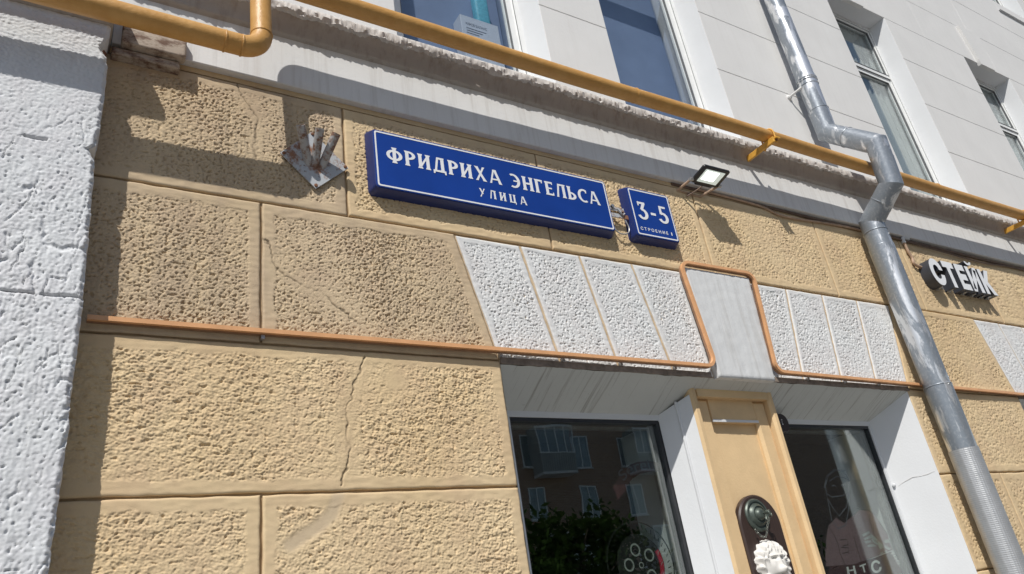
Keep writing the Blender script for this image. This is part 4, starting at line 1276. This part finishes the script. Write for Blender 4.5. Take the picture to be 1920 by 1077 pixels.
# ------------------------------------------------------------------ floodlight
fl = thing('floodlight', 'slim black LED floodlight tilted out from the wall under the fascia', 'floodlight', (3.45, 0, 4.10))
BLc, BRc = wp(1291, 339, -0.11), wp(1341, 353, -0.11)
TLc, TRc = wp(1326, 314, -0.245), wp(1374, 324, -0.245)
U = ((BRc - BLc) + (TRc - TLc)).normalized()
Vv = ((TLc - BLc) + (TRc - BRc)); Vv = (Vv - U * Vv.dot(U)).normalized()
Nn = U.cross(Vv).normalized()
if Nn.z > 0: Nn = -Nn
cen = (BLc + BRc + TLc + TRc) / 4
hw_ = ((BRc - BLc).length + (TRc - TLc).length) / 4
hh_ = ((TLc - BLc).length + (TRc - BRc).length) / 4
def lamp_pts(w, h_, r_, d, n=5):
    return [cen + U * a + Vv * b + Nn * d for a, b in rrect(-w, w, -h_, h_, r_, n)]
def ploft(rings):
    n = len(rings[0]); v = [q for r_ in rings for q in r_]
    f = [tuple(range(n))] + [(i * n + (kk + 1) % n, i * n + kk, (i + 1) * n + kk, (i + 1) * n + (kk + 1) % n) for i in range(len(rings) - 1) for kk in range(n)]
    f.append(tuple(len(rings) * n - 1 - kk for kk in range(n)))
    return MB().add(v, f)
hs = obj('housing', ploft([lamp_pts(hw_ - .004, hh_ - .004, .012, 0.0), lamp_pts(hw_, hh_, .014, -0.004), lamp_pts(hw_, hh_, .014, -0.016), lamp_pts(hw_ * .8, hh_ * .8, .014, -0.026)]), 'black', fl, smooth=40)
obj('lens', ploft([lamp_pts(hw_ * .72, hh_ * .72, .004, 0.0018), lamp_pts(hw_ * .73, hh_ * .73, .004, -0.002)]), 'lens', hs)
cen_keep = cen
cen = cen - U * hw_ * 0.12 + Vv * hh_ * 0.08
obj('diode_panel', ploft([lamp_pts(hw_ * .46, hh_ * .50, .003, 0.0032), lamp_pts(hw_ * .46, hh_ * .50, .003, 0.001)]), 'led', hs)
cen = cen_keep
wl, wr = wp(1269, 358, -0.012), wp(1311, 370, -0.012)
al = cen - U * (hw_ + 0.008) - Vv * hh_ * 0.75 - Nn * 0.008; ar = cen + U * (hw_ + 0.008) - Vv * hh_ * 0.75 - Nn * 0.008
obj('bracket', MB().tube([al, (wl.x, -0.016, wl.z), (wr.x, -0.016, wr.z), ar], 0.0085, 8), 'cable', fl)
for q in (al, ar):
    obj('bracket_bolt', MB().lathe([(0, -0.012), (0.013, -0.012), (0.013, 0.012), (0, 0.012)], q, U, 10), 'galv', fl)
obj('cooling_fin', MB().tube([cen - U * hw_ * .6 - Vv * (hh_ + .004) - Nn * .01, cen + U * hw_ * .6 - Vv * (hh_ + .004) - Nn * .01], 0.010, 8), 'black', fl)
obj('lamp_cable', MB().tube(spline([cen - Vv * hh_ - Nn * .02, cen - Vv * (hh_ + .03) - Nn * .012, (wl.x + 0.07, -0.03, wl.z - 0.035), (wl.x + 0.10, -0.02, wl.z - 0.005), (wl.x + 0.14, -0.018, wl.z + 0.012)]), 0.0045, 8), 'cable_dark', fl, smooth=60)

# ------------------------------------------------------------------ flag holder
fh = thing('flag_holder', 'rusty grey diamond plate with three fanned flag tubes', 'flag holder', (0.94, 0, 3.62))
c4 = [wp(525, 287, -0.026), wp(592, 354.5, -0.026), wp(653, 316, -0.026), wp(585, 248, -0.026)]
plate = obj('plate', MB().prism([(q.x, q.z) for q in c4], -0.029, -0.023), 'rusty', fh)
for q in c4:
    ctr = Vector((0.942, -0.029, 3.785))
    p_ = Vector((q.x, -0.029, q.z)).lerp(ctr, 0.10)
    obj('bolt', MB().lathe([(0, 0), (0.009, 0), (0.007, 0.006), (0, 0.007)], p_, (0, -1, 0), 8), 'rust', plate)
    obj('stand_off', MB().tube([(p_.x, -0.024, p_.z), (p_.x, -0.008, p_.z)], 0.007, 8), 'rust', plate)
for (bx_, by_), (tx, ty) in (((578, 306), (563.5, 235)), ((590, 309), (600, 241)), ((604, 311), (631, 250))):
    a = wp(bx_, by_, -0.024); b = wp(tx, ty, -0.135)
    ax = (b - a).normalized(); L = (b - a).length
    prof_ = [(0.0205, -0.012), (0.0205, L), (0.0165, L), (0.0165, L * 0.3), (0.0, L * 0.3)]
    obj('flag_tube', MB().lathe(prof_, a, ax, 20), 'rusty_tube', fh, smooth=50)

# ------------------------------------------------------------------ peach light tube outlining the arch
ls = thing('light_tube', 'thin peach coloured light tube running along the wall and looping over the keystone', 'light tube', (3.4, -0.03, 2.84))
SY = -0.036
def bar_path(pts_, name, mat, hw1, hd, y, parent):
    """tube of rounded section following (x, z) points"""
    P = fillet([(x, y, z) for x, z in pts_], 0.055, 7) if len(pts_) > 2 else [Vector((x, y, z)) for x, z in pts_]
    return obj(name, MB().tube(P, hw1, 10), mat, parent, smooth=60)
zl = 2.874
left = [(wp(163, 599, SY).x, zl), (2.3, zl - 0.004), (3.185, zl - 0.006), (3.128, ZT + 0.03), (3.665, ZT + 0.034)]
def arc_path(pts_):
    P = [Vector((x, SY, z)) for x, z in pts_]
    return fillet(P, 0.05, 7)
keyR = mir(3.17)
full = [(wp(163, 599, SY).x, zl), (3.200, zl - 0.006), (3.135, ZT + 0.034), (mir(3.135), ZT + 0.034), (mir(3.198), 2.866), (6.70, 2.842), (9.4, 2.835)]
P = []
for x, z in full:
    lead = -0.004
    P.append(Vector((x, SY + (0.0 if not (3.1 < x < 3.8) else -0.022), z)))
fpth = fillet(P, 0.058, 8)
obj('tube', MB().tube(fpth, 0.0128, 4, True, math.pi / 4), 'strip', ls, smooth=30)
obj('channel', MB().tube([q + Vector((0, 0.016, -0.003)) for q in fpth], 0.0120, 4, True, math.pi / 4), 'strip_base', ls, smooth=30)
for x in (0.70, 1.80, 2.16, 2.53, 2.91, 4.02, 4.39, 4.75, 5.45, 6.0):
    z = zl - 0.028 if x < 3.2 else 2.838
    obj('clip', MB().box(x - 0.007, x + 0.007, -0.034, -0.014, z - 0.002, z + 0.014), 'galv', ls)

# ------------------------------------------------------------------ cables
def cable(name, label, pts_, r_, mat, cat='cable'):
    P = spline(pts_, 6)
    c0 = P[len(P) // 2]
    o = obj(name, MB().tube(P, r_, 8), mat, None, smooth=60, base=(c0.x, c0.y, c0.z))
    return tag(o, label, cat)
cable('wall_cable', 'painted cable sagging below the fascia between the floodlight and the drain pipe',
      [(3.52, -0.022, 4.155), (3.9, -0.022, 4.150), (4.15, -0.024, 4.135), (4.30, -0.024, 4.10), (4.50, -0.024, 4.100), (4.75, -0.024, 4.120), (5.05, -0.024, 4.135), (5.4, -0.024, 4.140)], 0.009, 'cable')
cable('wall_cable', 'dark brown cable tucked in the corner under the fascia', [(3.3, -0.012, 4.156), (4.4, -0.013, 4.152), (4.8, -0.014, 4.148), (5.5, -0.02, 4.150), (6.5, -0.022, 4.142), (7.6, -0.022, 4.138), (9.0, -0.02, 4.148), (12, -0.02, 4.15)], 0.011, 'cable_dark')
cable('wall_cable', 'thin brown cable hanging loosely below the fascia beyond the drain pipe', [(5.35, -0.03, 4.150), (5.8, -0.03, 4.132), (6.4, -0.032, 4.112), (7.0, -0.03, 4.098), (7.5, -0.028, 4.122), (8.4, -0.026, 4.135), (10, -0.026, 4.14)], 0.007, 'cable_dark')
cd_ = thing('conduit', 'pale bent conduit feeding the white letters', 'conduit', (5.75, -0.02, 3.95))
ca = wp(1693, 455, -0.025); cb = wp(1722, 498, -0.03)
obj('conduit_run', MB().tube(spline([(ca.x, -0.03, ca.z + 0.02), (ca.x + 0.01, -0.03, ca.z - 0.08), (ca.x + 0.03, -0.03, cb.z + 0.06), (cb.x - 0.05, -0.032, cb.z), (cb.x + 0.12, -0.035, cb.z - 0.03)]), 0.012, 10), 'cable', cd_, smooth=60)
obj('conduit_elbow', MB().tube([(ca.x + 0.09, -0.03, ca.z + 0.045), (ca.x + 0.02, -0.03, ca.z + 0.05), (ca.x, -0.03, ca.z + 0.02), (ca.x, -0.03, ca.z - 0.01)], 0.018, 10), 'keystone', cd_, smooth=60)

# ------------------------------------------------------------------ doorbell board with lion head
pb = thing('bell_board', 'dark round-topped wooden board with bronze bell pull and white lion head', 'bell board', (3.37, PY + 0.05, 1.2))
by0 = PY + 0.02
tp = wp(1413, 928, by0); le = wp(1386, 978, by0); ri = wp(1489, 1077, by0)
bxc = 3.370; bw = 0.158
btop = tp.z + 0.002
zc_ = btop - bw
ol = [(bxc + bw * math.cos(t), zc_ + bw * math.sin(t)) for t in np.linspace(0, math.pi, 25)] + [(bxc - bw, 1.22)] + [(bxc + bw * math.cos(t), 1.22 + bw * math.sin(t)) for t in np.linspace(math.pi, 2 * math.pi, 25)][1:]
oi = [(bxc + (q[0] - bxc) * 0.955, (q[1] - 1.6) * 0.985 + 1.6) for q in ol]
obj('board', loft([(oi, by0), (ol, by0 + 0.008), (ol, by0 + 0.034)]), 'wood', pb, smooth=30)
bc = wp(1424, 965, by0 - 0.02)
bc = Vector((bc.x, by0, bc.z))
bell = obj('rosette', MB().lathe([(0.088, 0.0), (0.088, 0.006), (0.082, 0.013), (0.072, 0.014), (0.070, 0.009), (0.062, 0.009), (0.055, 0.020), (0.046, 0.026), (0.043, 0.022), (0.034, 0.022), (0.029, 0.034), (0.020, 0.042), (0.012, 0.044), (0.0, 0.045)], bc, (0, -1, 0), 36), 'bell', pb, smooth=40)
obj('pull_knob', MB().lathe([(0.006, 0.04), (0.006, 0.058), (0.011, 0.062), (0.012, 0.07), (0.008, 0.077), (0.0, 0.078)], bc, (0.15, -1, 0.05), 14), 'bell', bell, smooth=40)
obj('pull_ring', MB().torus(bc + Vector((0.02, -0.075, -0.004)), (0.5, -1, 0.2), 0.017, 0.0042, 18, 6), 'bell', bell, smooth=60)
cp = spline([bc + Vector((0.015, -0.07, -0.022)), bc + Vector((0.0, -0.05, -0.07)), bc + Vector((-0.012, -0.035, -0.115)), bc + Vector((-0.045, -0.03, -0.112)), bc + Vector((-0.07, -0.022, -0.075))], 4)
for i, (a, b) in enumerate(zip(cp[:-1], cp[1:])):
    d = (b - a).normalized()
    ax = d.cross(Vector((0, 1, 0)) if i % 2 else Vector((0.3, 0, 1))).normalized()
    obj('chain_link', MB().torus((a + b) / 2, ax, (b - a).length * 0.56, 0.0026, 10, 5, 0.8), 'chain', bell, smooth=60)
# lion head: one relief surface
lc = wp(1452, 1052, by0 - 0.03)
lx, lz = 3.362, 1.812
n_r, n_a = 64, 120
vs = [(lx, 0, lz)]; fs = []
LRX, LRZ = 0.122, 0.124
rngl = random.Random(5)
tufts = []
for i in range(17):
    t_ = 2 * math.pi * i / 17 + rngl.uniform(-0.08, 0.08)
    tufts.append((0.84 * math.cos(t_), 0.84 * math.sin(t_), t_ + rngl.uniform(0.25, 0.7) * (1 if math.cos(t_) > 0 else -1), 0.19, 0.085, 0.017))
for i in range(9):
    t_ = rad(8 + 164 * i / 8) + rngl.uniform(-0.06, 0.06)
    tufts.append((0.60 * math.cos(t_), 0.10 + 0.56 * math.sin(t_), t_ + rngl.uniform(0.3, 0.9) * (1 if math.cos(t_) > 0 else -1), 0.15, 0.07, 0.016))
def lion_h(u, v):
    r_ = math.hypot(u, v)
    G = lambda cx_, cy_, sx_, sy_, a_: a_ * math.exp(-((u - cx_) / sx_) ** 2 - ((v - cy_) / sy_) ** 2)
    h_ = 0.046 * max(0, 1 - r_ ** 2.6) ** 0.55
    face_ = math.exp(-((u / 0.50) ** 2 + ((v + 0.08) / 0.60) ** 2) ** 2)
    h_ += 0.014 * face_
    h_ += G(0, -0.05, 0.13, 0.36, 0.016) + G(0, -0.34, 0.25, 0.18, 0.028) + G(0, -0.24, 0.11, 0.07, 0.010)
    h_ += G(0.23, 0.30, 0.17, 0.055, 0.013) + G(-0.23, 0.30, 0.17, 0.055, 0.013)
    h_ -= G(0.22, 0.18, 0.11, 0.060, 0.019) + G(-0.22, 0.18, 0.11, 0.060, 0.019)
    h_ += G(0.21, 0.165, 0.06, 0.035, 0.011) + G(-0.21, 0.165, 0.06, 0.035, 0.011)
    h_ -= G(0, -0.47, 0.26, 0.035, 0.018) + G(0, -0.36, 0.018, 0.10, 0.008)
    h_ += G(0.33, -0.10, 0.13, 0.20, 0.006) + G(-0.33, -0.10, 0.13, 0.20, 0.006)
    tf = 0.0
    for cx_, cy_, an, sl_, sw_, am in tufts:
        du, dv = u - cx_, v - cy_
        if abs(du) > 0.45 or abs(dv) > 0.45: continue
        p_ = du * math.cos(an) + dv * math.sin(an); q_ = -du * math.sin(an) + dv * math.cos(an)
        tf = max(tf, am * math.exp(-(p_ / sl_) ** 2 - ((q_ - 0.5 * p_ * p_ / sl_) / sw_) ** 2))
    h_ += tf * (1 - 0.9 * face_) * (1 if r_ < 0.97 else 0.4)
    return h_
for i in range(1, n_r + 1):
    for j in range(n_a):
        th = 2 * math.pi * j / n_a
        rr_ = i / n_r
        out = 1 + 0.06 * math.cos(th * 17)
        u, v_ = rr_ * math.cos(th) * (1 if rr_ < .6 else 1 + (out - 1) * (rr_ - .6) / .4), rr_ * math.sin(th) * (1 if rr_ < .6 else 1 + (out - 1) * (rr_ - .6) / .4)
        vs.append((lx + u * LRX, by0 + 0.002 - max(0.0, lion_h(u, v_)) if i < n_r else by0 + 0.004, lz + v_ * LRZ))
vs[0] = (lx, by0 - lion_h(0, 0), lz)
for j in range(n_a):
    fs.append((0, 1 + j, 1 + (j + 1) % n_a))
for i in range(n_r - 1):
    for j in range(n_a):
        a = 1 + i * n_a
        fs.append((a + j, a + n_a + j, a + n_a + (j + 1) % n_a, a + (j + 1) % n_a))
obj('lion_head', MB().add(vs, fs), 'lion', pb, smooth=True)

# ------------------------------------------------------------------ dark speaker tucked behind the pier
spk = thing('wall_speaker', 'dark brown rounded speaker under the window head behind the pier', 'speaker', (4.02, 0.20, 2.55))
q = wp(1468, 792, 0.17)
def rblock(cx_, cz, w, h_, y0, y1, r_):
    return loft([(rrect(cx_ - w + .006, cx_ + w - .006, cz - h_ + .006, cz + h_ - .006, r_), y0), (rrect(cx_ - w, cx_ + w, cz - h_, cz + h_, r_), y0 + 0.010), (rrect(cx_ - w, cx_ + w, cz - h_, cz + h_, r_), y1)])
obj('housing', rblock(q.x - 0.055, q.z - 0.005, 0.105, 0.062, 0.165, 0.215, 0.05), 'wood', spk, smooth=40)
obj('mounting_arm', MB().box(q.x - 0.10, q.x - 0.06, 0.21, 0.258, q.z - 0.015, q.z + 0.02), 'black', spk)
obj('badge', MB().box(q.x - 0.018, q.x - 0.010, 0.1635, 0.166, q.z - 0.018, q.z - 0.010).box(q.x - 0.018, q.x - 0.012, 0.1635, 0.166, q.z - 0.004, q.z + 0.002).box(q.x - 0.018, q.x - 0.008, 0.1635, 0.166, q.z + 0.010, q.z + 0.016), 'sticker_white', spk)

# ------------------------------------------------------------------ window stickers (flat print on the inside of the panes)
YG = IN + 0.0275
def pp_(pts_, y=YG):
    return [(wp(a_, b_, y).x, wp(a_, b_, y).z) for a_, b_ in pts_]
def flat(pts_, y):
    n = len(pts_)
    a = sum(pts_[i][0] * pts_[(i + 1) % n][1] - pts_[(i + 1) % n][0] * pts_[i][1] for i in range(n))
    o = list(range(n)) if a > 0 else list(range(n - 1, -1, -1))
    return MB().add([(x, y, z) for x, z in pts_], [tuple(o)])
def merge(*ms):
    m_ = MB()
    for q in ms: m_.add(q.v, q.f)
    return m_
w1 = panes[0]
# ribbon with lettering
rib = pp_([(1160, 897), (1170, 880), (1183, 871), (1196, 866), (1216, 864), (1236, 868), (1240, 884), (1218, 885), (1200, 889), (1186, 898), (1176, 910), (1174, 919), (1166, 929), (1158, 938), (1154, 924), (1149, 916), (1154, 906)])
obj('sticker_ribbon', flat(rib, YG + 0.001), 'maroon', w1)
ax0 = pp_([(1163, 906), (1203, 872)])
v_, f_ = font_mesh('Serei', 0.01)
xs_ = [q[0] for q in v_]; x0_, x1_ = min(xs_), max(xs_)
base_c = spline([(*q, 0) for q in pp_([(1170, 903), (1178, 893), (1189, 886), (1202, 882), (1222, 880)])], 6)
lens_ = [0]
for a, b in zip(base_c[:-1], base_c[1:]): lens_.append(lens_[-1] + (b - a).length)
hgt_ = 0.058
nv = []
for q in v_:
    t = (q[0] - x0_) / (x1_ - x0_) * lens_[-1] * 0.97
    i = max(0, min(len(base_c) - 2, int(np.searchsorted(lens_, t)) - 1))
    d = (base_c[i + 1] - base_c[i]).normalized()
    p_ = base_c[i] + d * (t - lens_[i]) + Vector((-d.y, d.x, 0)) * (q[2] / 0.73 * hgt_)
    nv.append((p_.x, YG, p_.y))
obj('sticker_lettering', MB().add(nv, f_), 'print_grey', w1)
# wheel emblem
wc = wp(1203, 1060, YG)
r_out = wp(1190, 977, YG).z - wc.z
def disc(r0, r1, y, a0=0, a1=360, n=40, c_=None):
    cc = c_ or (wc.x, wc.z)
    o = ring_pts(cc[0], cc[1], r1, r1, a0, a1, n); i_ = ring_pts(cc[0], cc[1], r0, r0, a0, a1, n)
    return MB().add([(x, y, z) for x, z in o] + [(x, y, z) for x, z in i_], [(n + 1 + j, j, j + 1, n + 2 + j) for j in range(n)])
yy = YG + 0.0012
obj('sticker_rim', disc(r_out * 0.965, r_out, yy), 'ink', w1)
hat = MB()
for a_ in range(0, 360, 9):
    rr0 = r_out * random.uniform(0.80, 0.84); rr1 = r_out * random.uniform(0.88, 0.93)
    hat.ribbon([(wc.x + rr0 * math.cos(rad(a_)), wc.z + rr0 * math.sin(rad(a_))), (wc.x + rr1 * math.cos(rad(a_ + 3)), wc.z + rr1 * math.sin(rad(a_ + 3)))], 0.005, yy)
obj('sticker_hatching', hat, 'ink', w1)
obj('sticker_disc', disc(0.001, r_out * 0.70, yy + 0.0004, 0, 360, 48), 'ink', w1)
obj('sticker_red_arc', disc(r_out * 0.56, r_out * 0.685, yy, -75, 28, 24), 'red', w1)
spok = MB()
for a_ in (35, 105, 175, 245, 315):
    c_ = (wc.x + r_out * 0.36 * math.cos(rad(a_)), wc.z + r_out * 0.36 * math.sin(rad(a_)))
    t_ = disc(r_out * 0.11, r_out * 0.15, yy - 0.0002, 0, 360, 16, c_)
    spok.add(t_.v, t_.f)
t_ = disc(r_out * 0.05, r_out * 0.075, yy - 0.0002, 0, 360, 14)
spok.add(t_.v, t_.f)
for a_ in range(-70, 30, 22):
    spok.ribbon([(wc.x + r_out * .60 * math.cos(rad(a_)), wc.z + r_out * .60 * math.sin(rad(a_))), (wc.x + r_out * .66 * math.cos(rad(a_ + 7)), wc.z + r_out * .66 * math.sin(rad(a_ + 7)))], 0.004, yy - 0.0003)
obj('sticker_line_work', spok, 'sticker_pale', w1)
# figure in a shirt on the second pane
w2 = panes[1]
o8 = lambda pts_, s_=7.861, ox=1530, oy=940: [(ox + a_ / s_, oy + b_ / s_) for a_, b_ in pts_]
shirt = pp_(o8([(150, 960), (140, 700), (180, 360), (300, 230), (420, 320), (560, 210), (640, 130), (790, 140), (880, 220), (960, 340), (1060, 490), (1090, 600), (1130, 720), (940, 800), (560, 930)]))
obj('sticker_shirt', flat(shirt, YG + 0.0022), 'shirt', w2)
head = pp_([(1548, 912), (1553, 893), (1566, 882), (1582, 884), (1592, 900), (1592, 926), (1588, 950), (1574, 968), (1562, 952), (1552, 935)])
beard = pp_([(1550, 925), (1560, 932), (1578, 930), (1592, 924), (1592, 955), (1586, 985), (1572, 992), (1560, 975)])
hair = pp_([(1546, 915), (1550, 893), (1565, 880), (1584, 883), (1594, 902), (1586, 897), (1570, 893), (1556, 902)])
fc = MB()
for pl in (head + head[:1], beard + beard[:1], hair):
    fc.ribbon(pl, 0.007, YG + 0.0019)
for (ax_, ay_) in ((1564, 912), (1581, 911)):
    fc.ribbon(pp_([(ax_ - 4, ay_), (ax_, ay_ - 2), (ax_ + 4, ay_)]), 0.006, YG + 0.0019)
obj('sticker_head', fc, 'print_grey', w2)
band = pp_(o8([(210, 960), (560, 930), (830, 850), (1110, 740), (1240, 960), (1290, 1100), (150, 1120)]))
obj('sticker_band', flat(band, YG + 0.0013), 'maroon', w2)
hand = MB()
for poly in ([(680, 490), (780, 440), (800, 470), (700, 525)], [(710, 550), (800, 500), (820, 540), (720, 575)], [(715, 590), (810, 575), (820, 605), (730, 620)], [(760, 650), (840, 630), (905, 665), (765, 675)],
             [(800, 470), (910, 560), (905, 600), (820, 540)], [(820, 550), (920, 620), (905, 650), (830, 590)], [(915, 580), (985, 640), (990, 690), (945, 715), (920, 640)],
             [(1010, 570), (1090, 560), (1100, 610), (1020, 620)], [(1015, 640), (1110, 700), (1080, 725), (1010, 680)], [(935, 790), (980, 740), (1000, 770)], [(1010, 740), (1040, 720), (1055, 745), (1030, 765)]):
    t_ = flat(pp_(o8(poly)), YG + 0.0014)
    hand.add(t_.v, t_.f)
obj('sticker_hand', hand, 'sticker_pale', w2)
ln = MB()
for pl in ([(600, 100), (700, 130), (790, 140), (880, 220), (960, 340), (1060, 490)], [(850, 330), (850, 470), (905, 560)], [(790, 190), (800, 320), (850, 430)], [(560, 520), (610, 700), (670, 890)], [(180, 360), (260, 480), (330, 640)],
           [(300, 230), (180, 360), (145, 560), (150, 720)], [(300, 240), (420, 320)], [(1090, 560), (1110, 640), (1135, 720)], [(360, 570), (450, 560), (480, 640), (400, 660)], [(370, 680), (490, 690), (480, 750), (390, 770)], [(330, 640), (360, 780), (440, 950)]):
    ln.ribbon(pp_(o8(pl)), 0.0045, YG + 0.0011)
obj('sticker_line_work', ln, 'ink', w2)
tx = MB()
for ch_, qd in (('Н', [(470, 1090), (600, 1070), (570, 950), (450, 970)]), ('Т', [(680, 1060), (760, 1040), (735, 915), (640, 950)]), ('С', [(840, 1080), (985, 1030), (930, 850), (795, 900)])):
    v_, f_ = font_mesh(ch_, 0.03)
    xs_ = [q[0] for q in v_]; zs_ = [q[2] for q in v_]
    Q = [Vector(q) for q in pp_(o8(qd))]
    nv = []
    for q in v_:
        u = (q[0] - min(xs_)) / (max(xs_) - min(xs_)); t = (q[2] - min(zs_)) / (max(zs_) - min(zs_))
        p_ = (Q[0] * (1 - u) + Q[1] * u) * (1 - t) + (Q[3] * (1 - u) + Q[2] * u) * t
        nv.append((p_.x, YG + 0.0006, p_.y))
    tx.add(nv, f_)
for i in range(5):
    a_ = 1110 + i * 22; b_ = 780 + i * 38
    tx.ribbon(pp_(o8([(a_, b_), (a_ + 45, b_ - 22)])), 0.006, YG + 0.0006)
obj('sticker_lettering', tx, 'sticker_white', w2)

# ------------------------------------------------------------------ things behind the first upper window
q = wp(862, 30, 0.33); r2 = wp(930, 80, 0.33)
ct = thing('carton', 'white printed carton standing behind the upper window glass', 'carton', (q.x + 0.2, 0.36, ZS))
zb_, zt_ = ZS + 0.06, wp(862, 27, 0.33).z
obj('box_body', MB().cbox(q.x, q.x + 0.30, 0.325, 0.425, zb_, zt_, 0.003), 'carton', ct)
pr = fit_text('КАРОВ БАЛАНС', q.x + 0.035, q.x + 0.20, zt_ - 0.085, zt_ - 0.060, 0.3238, 0.01)
for i in range(3):
    t_ = MB().box(q.x + 0.035, q.x + 0.19 - 0.03 * i, 0.3236, 0.3242, zt_ - 0.115 - 0.022 * i, zt_ - 0.109 - 0.022 * i)
    pr.add(t_.v, t_.f)
obj('printing', pr, 'print_grey', ct)
cy = obj('mesh_bag', soft_box(q.x + 0.16, q.x + 0.27, 0.35, 0.42, zt_ + 0.002, zt_ + 0.30, 0.02, 3), 'cyan', None, smooth=40, base=(q.x + 0.215, 0.385, zt_))
tag(cy, 'cyan packaging standing on the white carton behind the upper window', 'packaging')

# ------------------------------------------------------------------ across the street (seen in the shop glass)
oy = -33.0
far = thing('brick_apartment_house', 'brown brick apartment house reflected in the shop window glass', 'building', (28, oy, 0))
wl_ = MB()
obj('wall', MB().box(4, 62, oy - 12, oy, 0, 17.2), 'brick', far)
obj('roof', MB().box(3.6, 62.4, oy - 12.3, oy + 0.35, 17.2, 17.5), 'fascia', far)
def far_window(x0, x1, z0, z1):
    w = obj('window', MB().frame(x0, x1, z0, z1, 0.07, oy + 0.001, oy + 0.05).box((x0 + x1) / 2 - 0.03, (x0 + x1) / 2 + 0.03, oy + 0.001, oy + 0.045, z0 + 0.07, z1 - 0.07), 'pvc', far)
    obj('pane', MB().box(x0 + 0.07, x1 - 0.07, oy + 0.002, oy + 0.02, z0 + 0.07, z1 - 0.07), 'glass_up', w)
    obj('blind', MB().add([(x0 + 0.07, oy + 0.0015, z0), (x0 + 0.07, oy + 0.0015, z1), (x1 - 0.07, oy + 0.0015, z1), (x1 - 0.07, oy + 0.0015, z0)], [(0, 1, 2, 3)]), 'curtain', w)
    obj('sill', MB().box(x0 - 0.05, x1 + 0.05, oy + 0.001, oy + 0.14, z0 - 0.07, z0 - 0.005), 'fascia', w)
for kx in range(-1, 3):
    for fz in range(-3, 2):
        z = 10.75 + fz * 3.0
        if z > 15.5: continue
        far_window(27.3 + kx * 7.2, 28.45 + kx * 7.2, z, z + 1.95)
        far_window(30.9 + kx * 7.2, 32.1 + kx * 7.2, z + 0.1, z + 1.95)
for kx in (-1, 0, 1):
    for fz in (-2, 0):
        z = 10.38 + fz * 3.0; x0 = 24.25 + kx * 7.2; x1 = x0 + 2.45
        bal = obj('balcony', MB().box(x0, x1, oy + 0.001, oy + 1.1, z - 0.15, z), 'fascia', far)
        m_ = MB()
        for i in range(16):
            xx = x0 + (x1 - x0) * i / 16
            m_.box(xx + 0.01, xx + (x1 - x0) / 16 - 0.01, oy + 1.05, oy + 1.09, z + 0.002, z + 1.0)
        obj('parapet', m_, 'curtain', bal)
        m_ = MB()
        for i in range(5):
            xx = x0 + (x1 - x0 - 0.06) * i / 4
            m_.box(xx, xx + 0.06, oy + 1.03, oy + 1.09, z + 1.0, z + 2.55)
        m_.box(x0, x1, oy + 1.02, oy + 1.10, z + 2.55, z + 2.65).box(x0, x1, oy + 1.02, oy + 1.10, z + 1.0, z + 1.06)
        obj('glazing_bars', m_, 'pvc', bal)
        obj('glazing', MB().box(x0 + 0.03, x1 - 0.03, oy + 1.055, oy + 1.065, z + 1.06, z + 2.55), 'glass_up', bal)
        obj('side_panel', MB().box(x0, x0 + 0.03, oy + 0.002, oy + 1.04, z + 0.002, z + 2.6), 'curtain', bal)
        obj('drape', MB().add([(x0 + 0.1, oy + 0.85, z + 0.2), (x0 + 0.1, oy + 0.85, z + 2.5), (x1 - 0.1, oy + 0.85, z + 2.5), (x1 - 0.1, oy + 0.85, z + 0.2)], [(0, 1, 2, 3)]), 'curtain', bal)

def tree(x, y, hgt, rad_, seed, label):
    rng = np.random.default_rng(seed)
    t = thing('street_tree', label, 'tree', (x, y, 0), 'trees across the street')
    trunk = MB().tube([(x, y, 0), (x + .05, y, hgt * 0.25), (x - .05, y + .1, hgt * 0.5), (x, y, hgt * 0.85)], [0.2, 0.16, 0.11, 0.03], 9)
    for i in range(9):
        a_ = rng.uniform(0, 6.28); z0 = hgt * rng.uniform(0.3, 0.65); L = rad_ * rng.uniform(0.6, 0.9)
        trunk.tube([(x, y, z0), (x + L * .5 * math.cos(a_), y + L * .5 * math.sin(a_), z0 + L * .35), (x + L * math.cos(a_), y + L * math.sin(a_), z0 + L * .6)], [0.07, 0.045, 0.015], 6)
    obj('trunk', trunk, 'bark', t, smooth=60)
    n = 5200
    cl_ = rng.normal(0, 1, (60, 3)); cl_ /= np.linalg.norm(cl_, axis=1)[:, None]
    cl_ *= rng.uniform(0.35, 1, (60, 1)) ** 0.5
    c_ = cl_[rng.integers(0, 60, n)] * [rad_, rad_, hgt * 0.36] + rng.normal(0, 0.30, (n, 3)) + [x, y, hgt * 0.60]
    a_ = rng.normal(0, 1, (n, 3)); a_ /= np.linalg.norm(a_, axis=1)[:, None]
    b_ = np.cross(a_, rng.normal(0, 1, (n, 3))); b_ /= np.linalg.norm(b_, axis=1)[:, None]
    s_ = rng.uniform(0.10, 0.20, (n, 1))
    V = np.stack([c_ - a_ * s_, c_ - b_ * s_ * .5, c_ + a_ * s_, c_ + b_ * s_ * .5], 1).reshape(-1, 3)
    Fq = np.arange(4 * n).reshape(-1, 4)
    obj('crown', MB().add(V.tolist(), Fq.tolist()), 'leaf', t)
tree(11.2, -17.0, 4.9, 2.2, 1, 'shortest leafy tree before the brown brick house, reflected in the shop glass')
tree(16.0, -18.5, 5.8, 2.5, 2, 'tallest leafy tree before the brown brick house, reflected in the shop glass')
tree(23.0, -18.0, 5.4, 2.5, 3, 'middle sized leafy tree before the brown brick house, reflected in the shop glass')
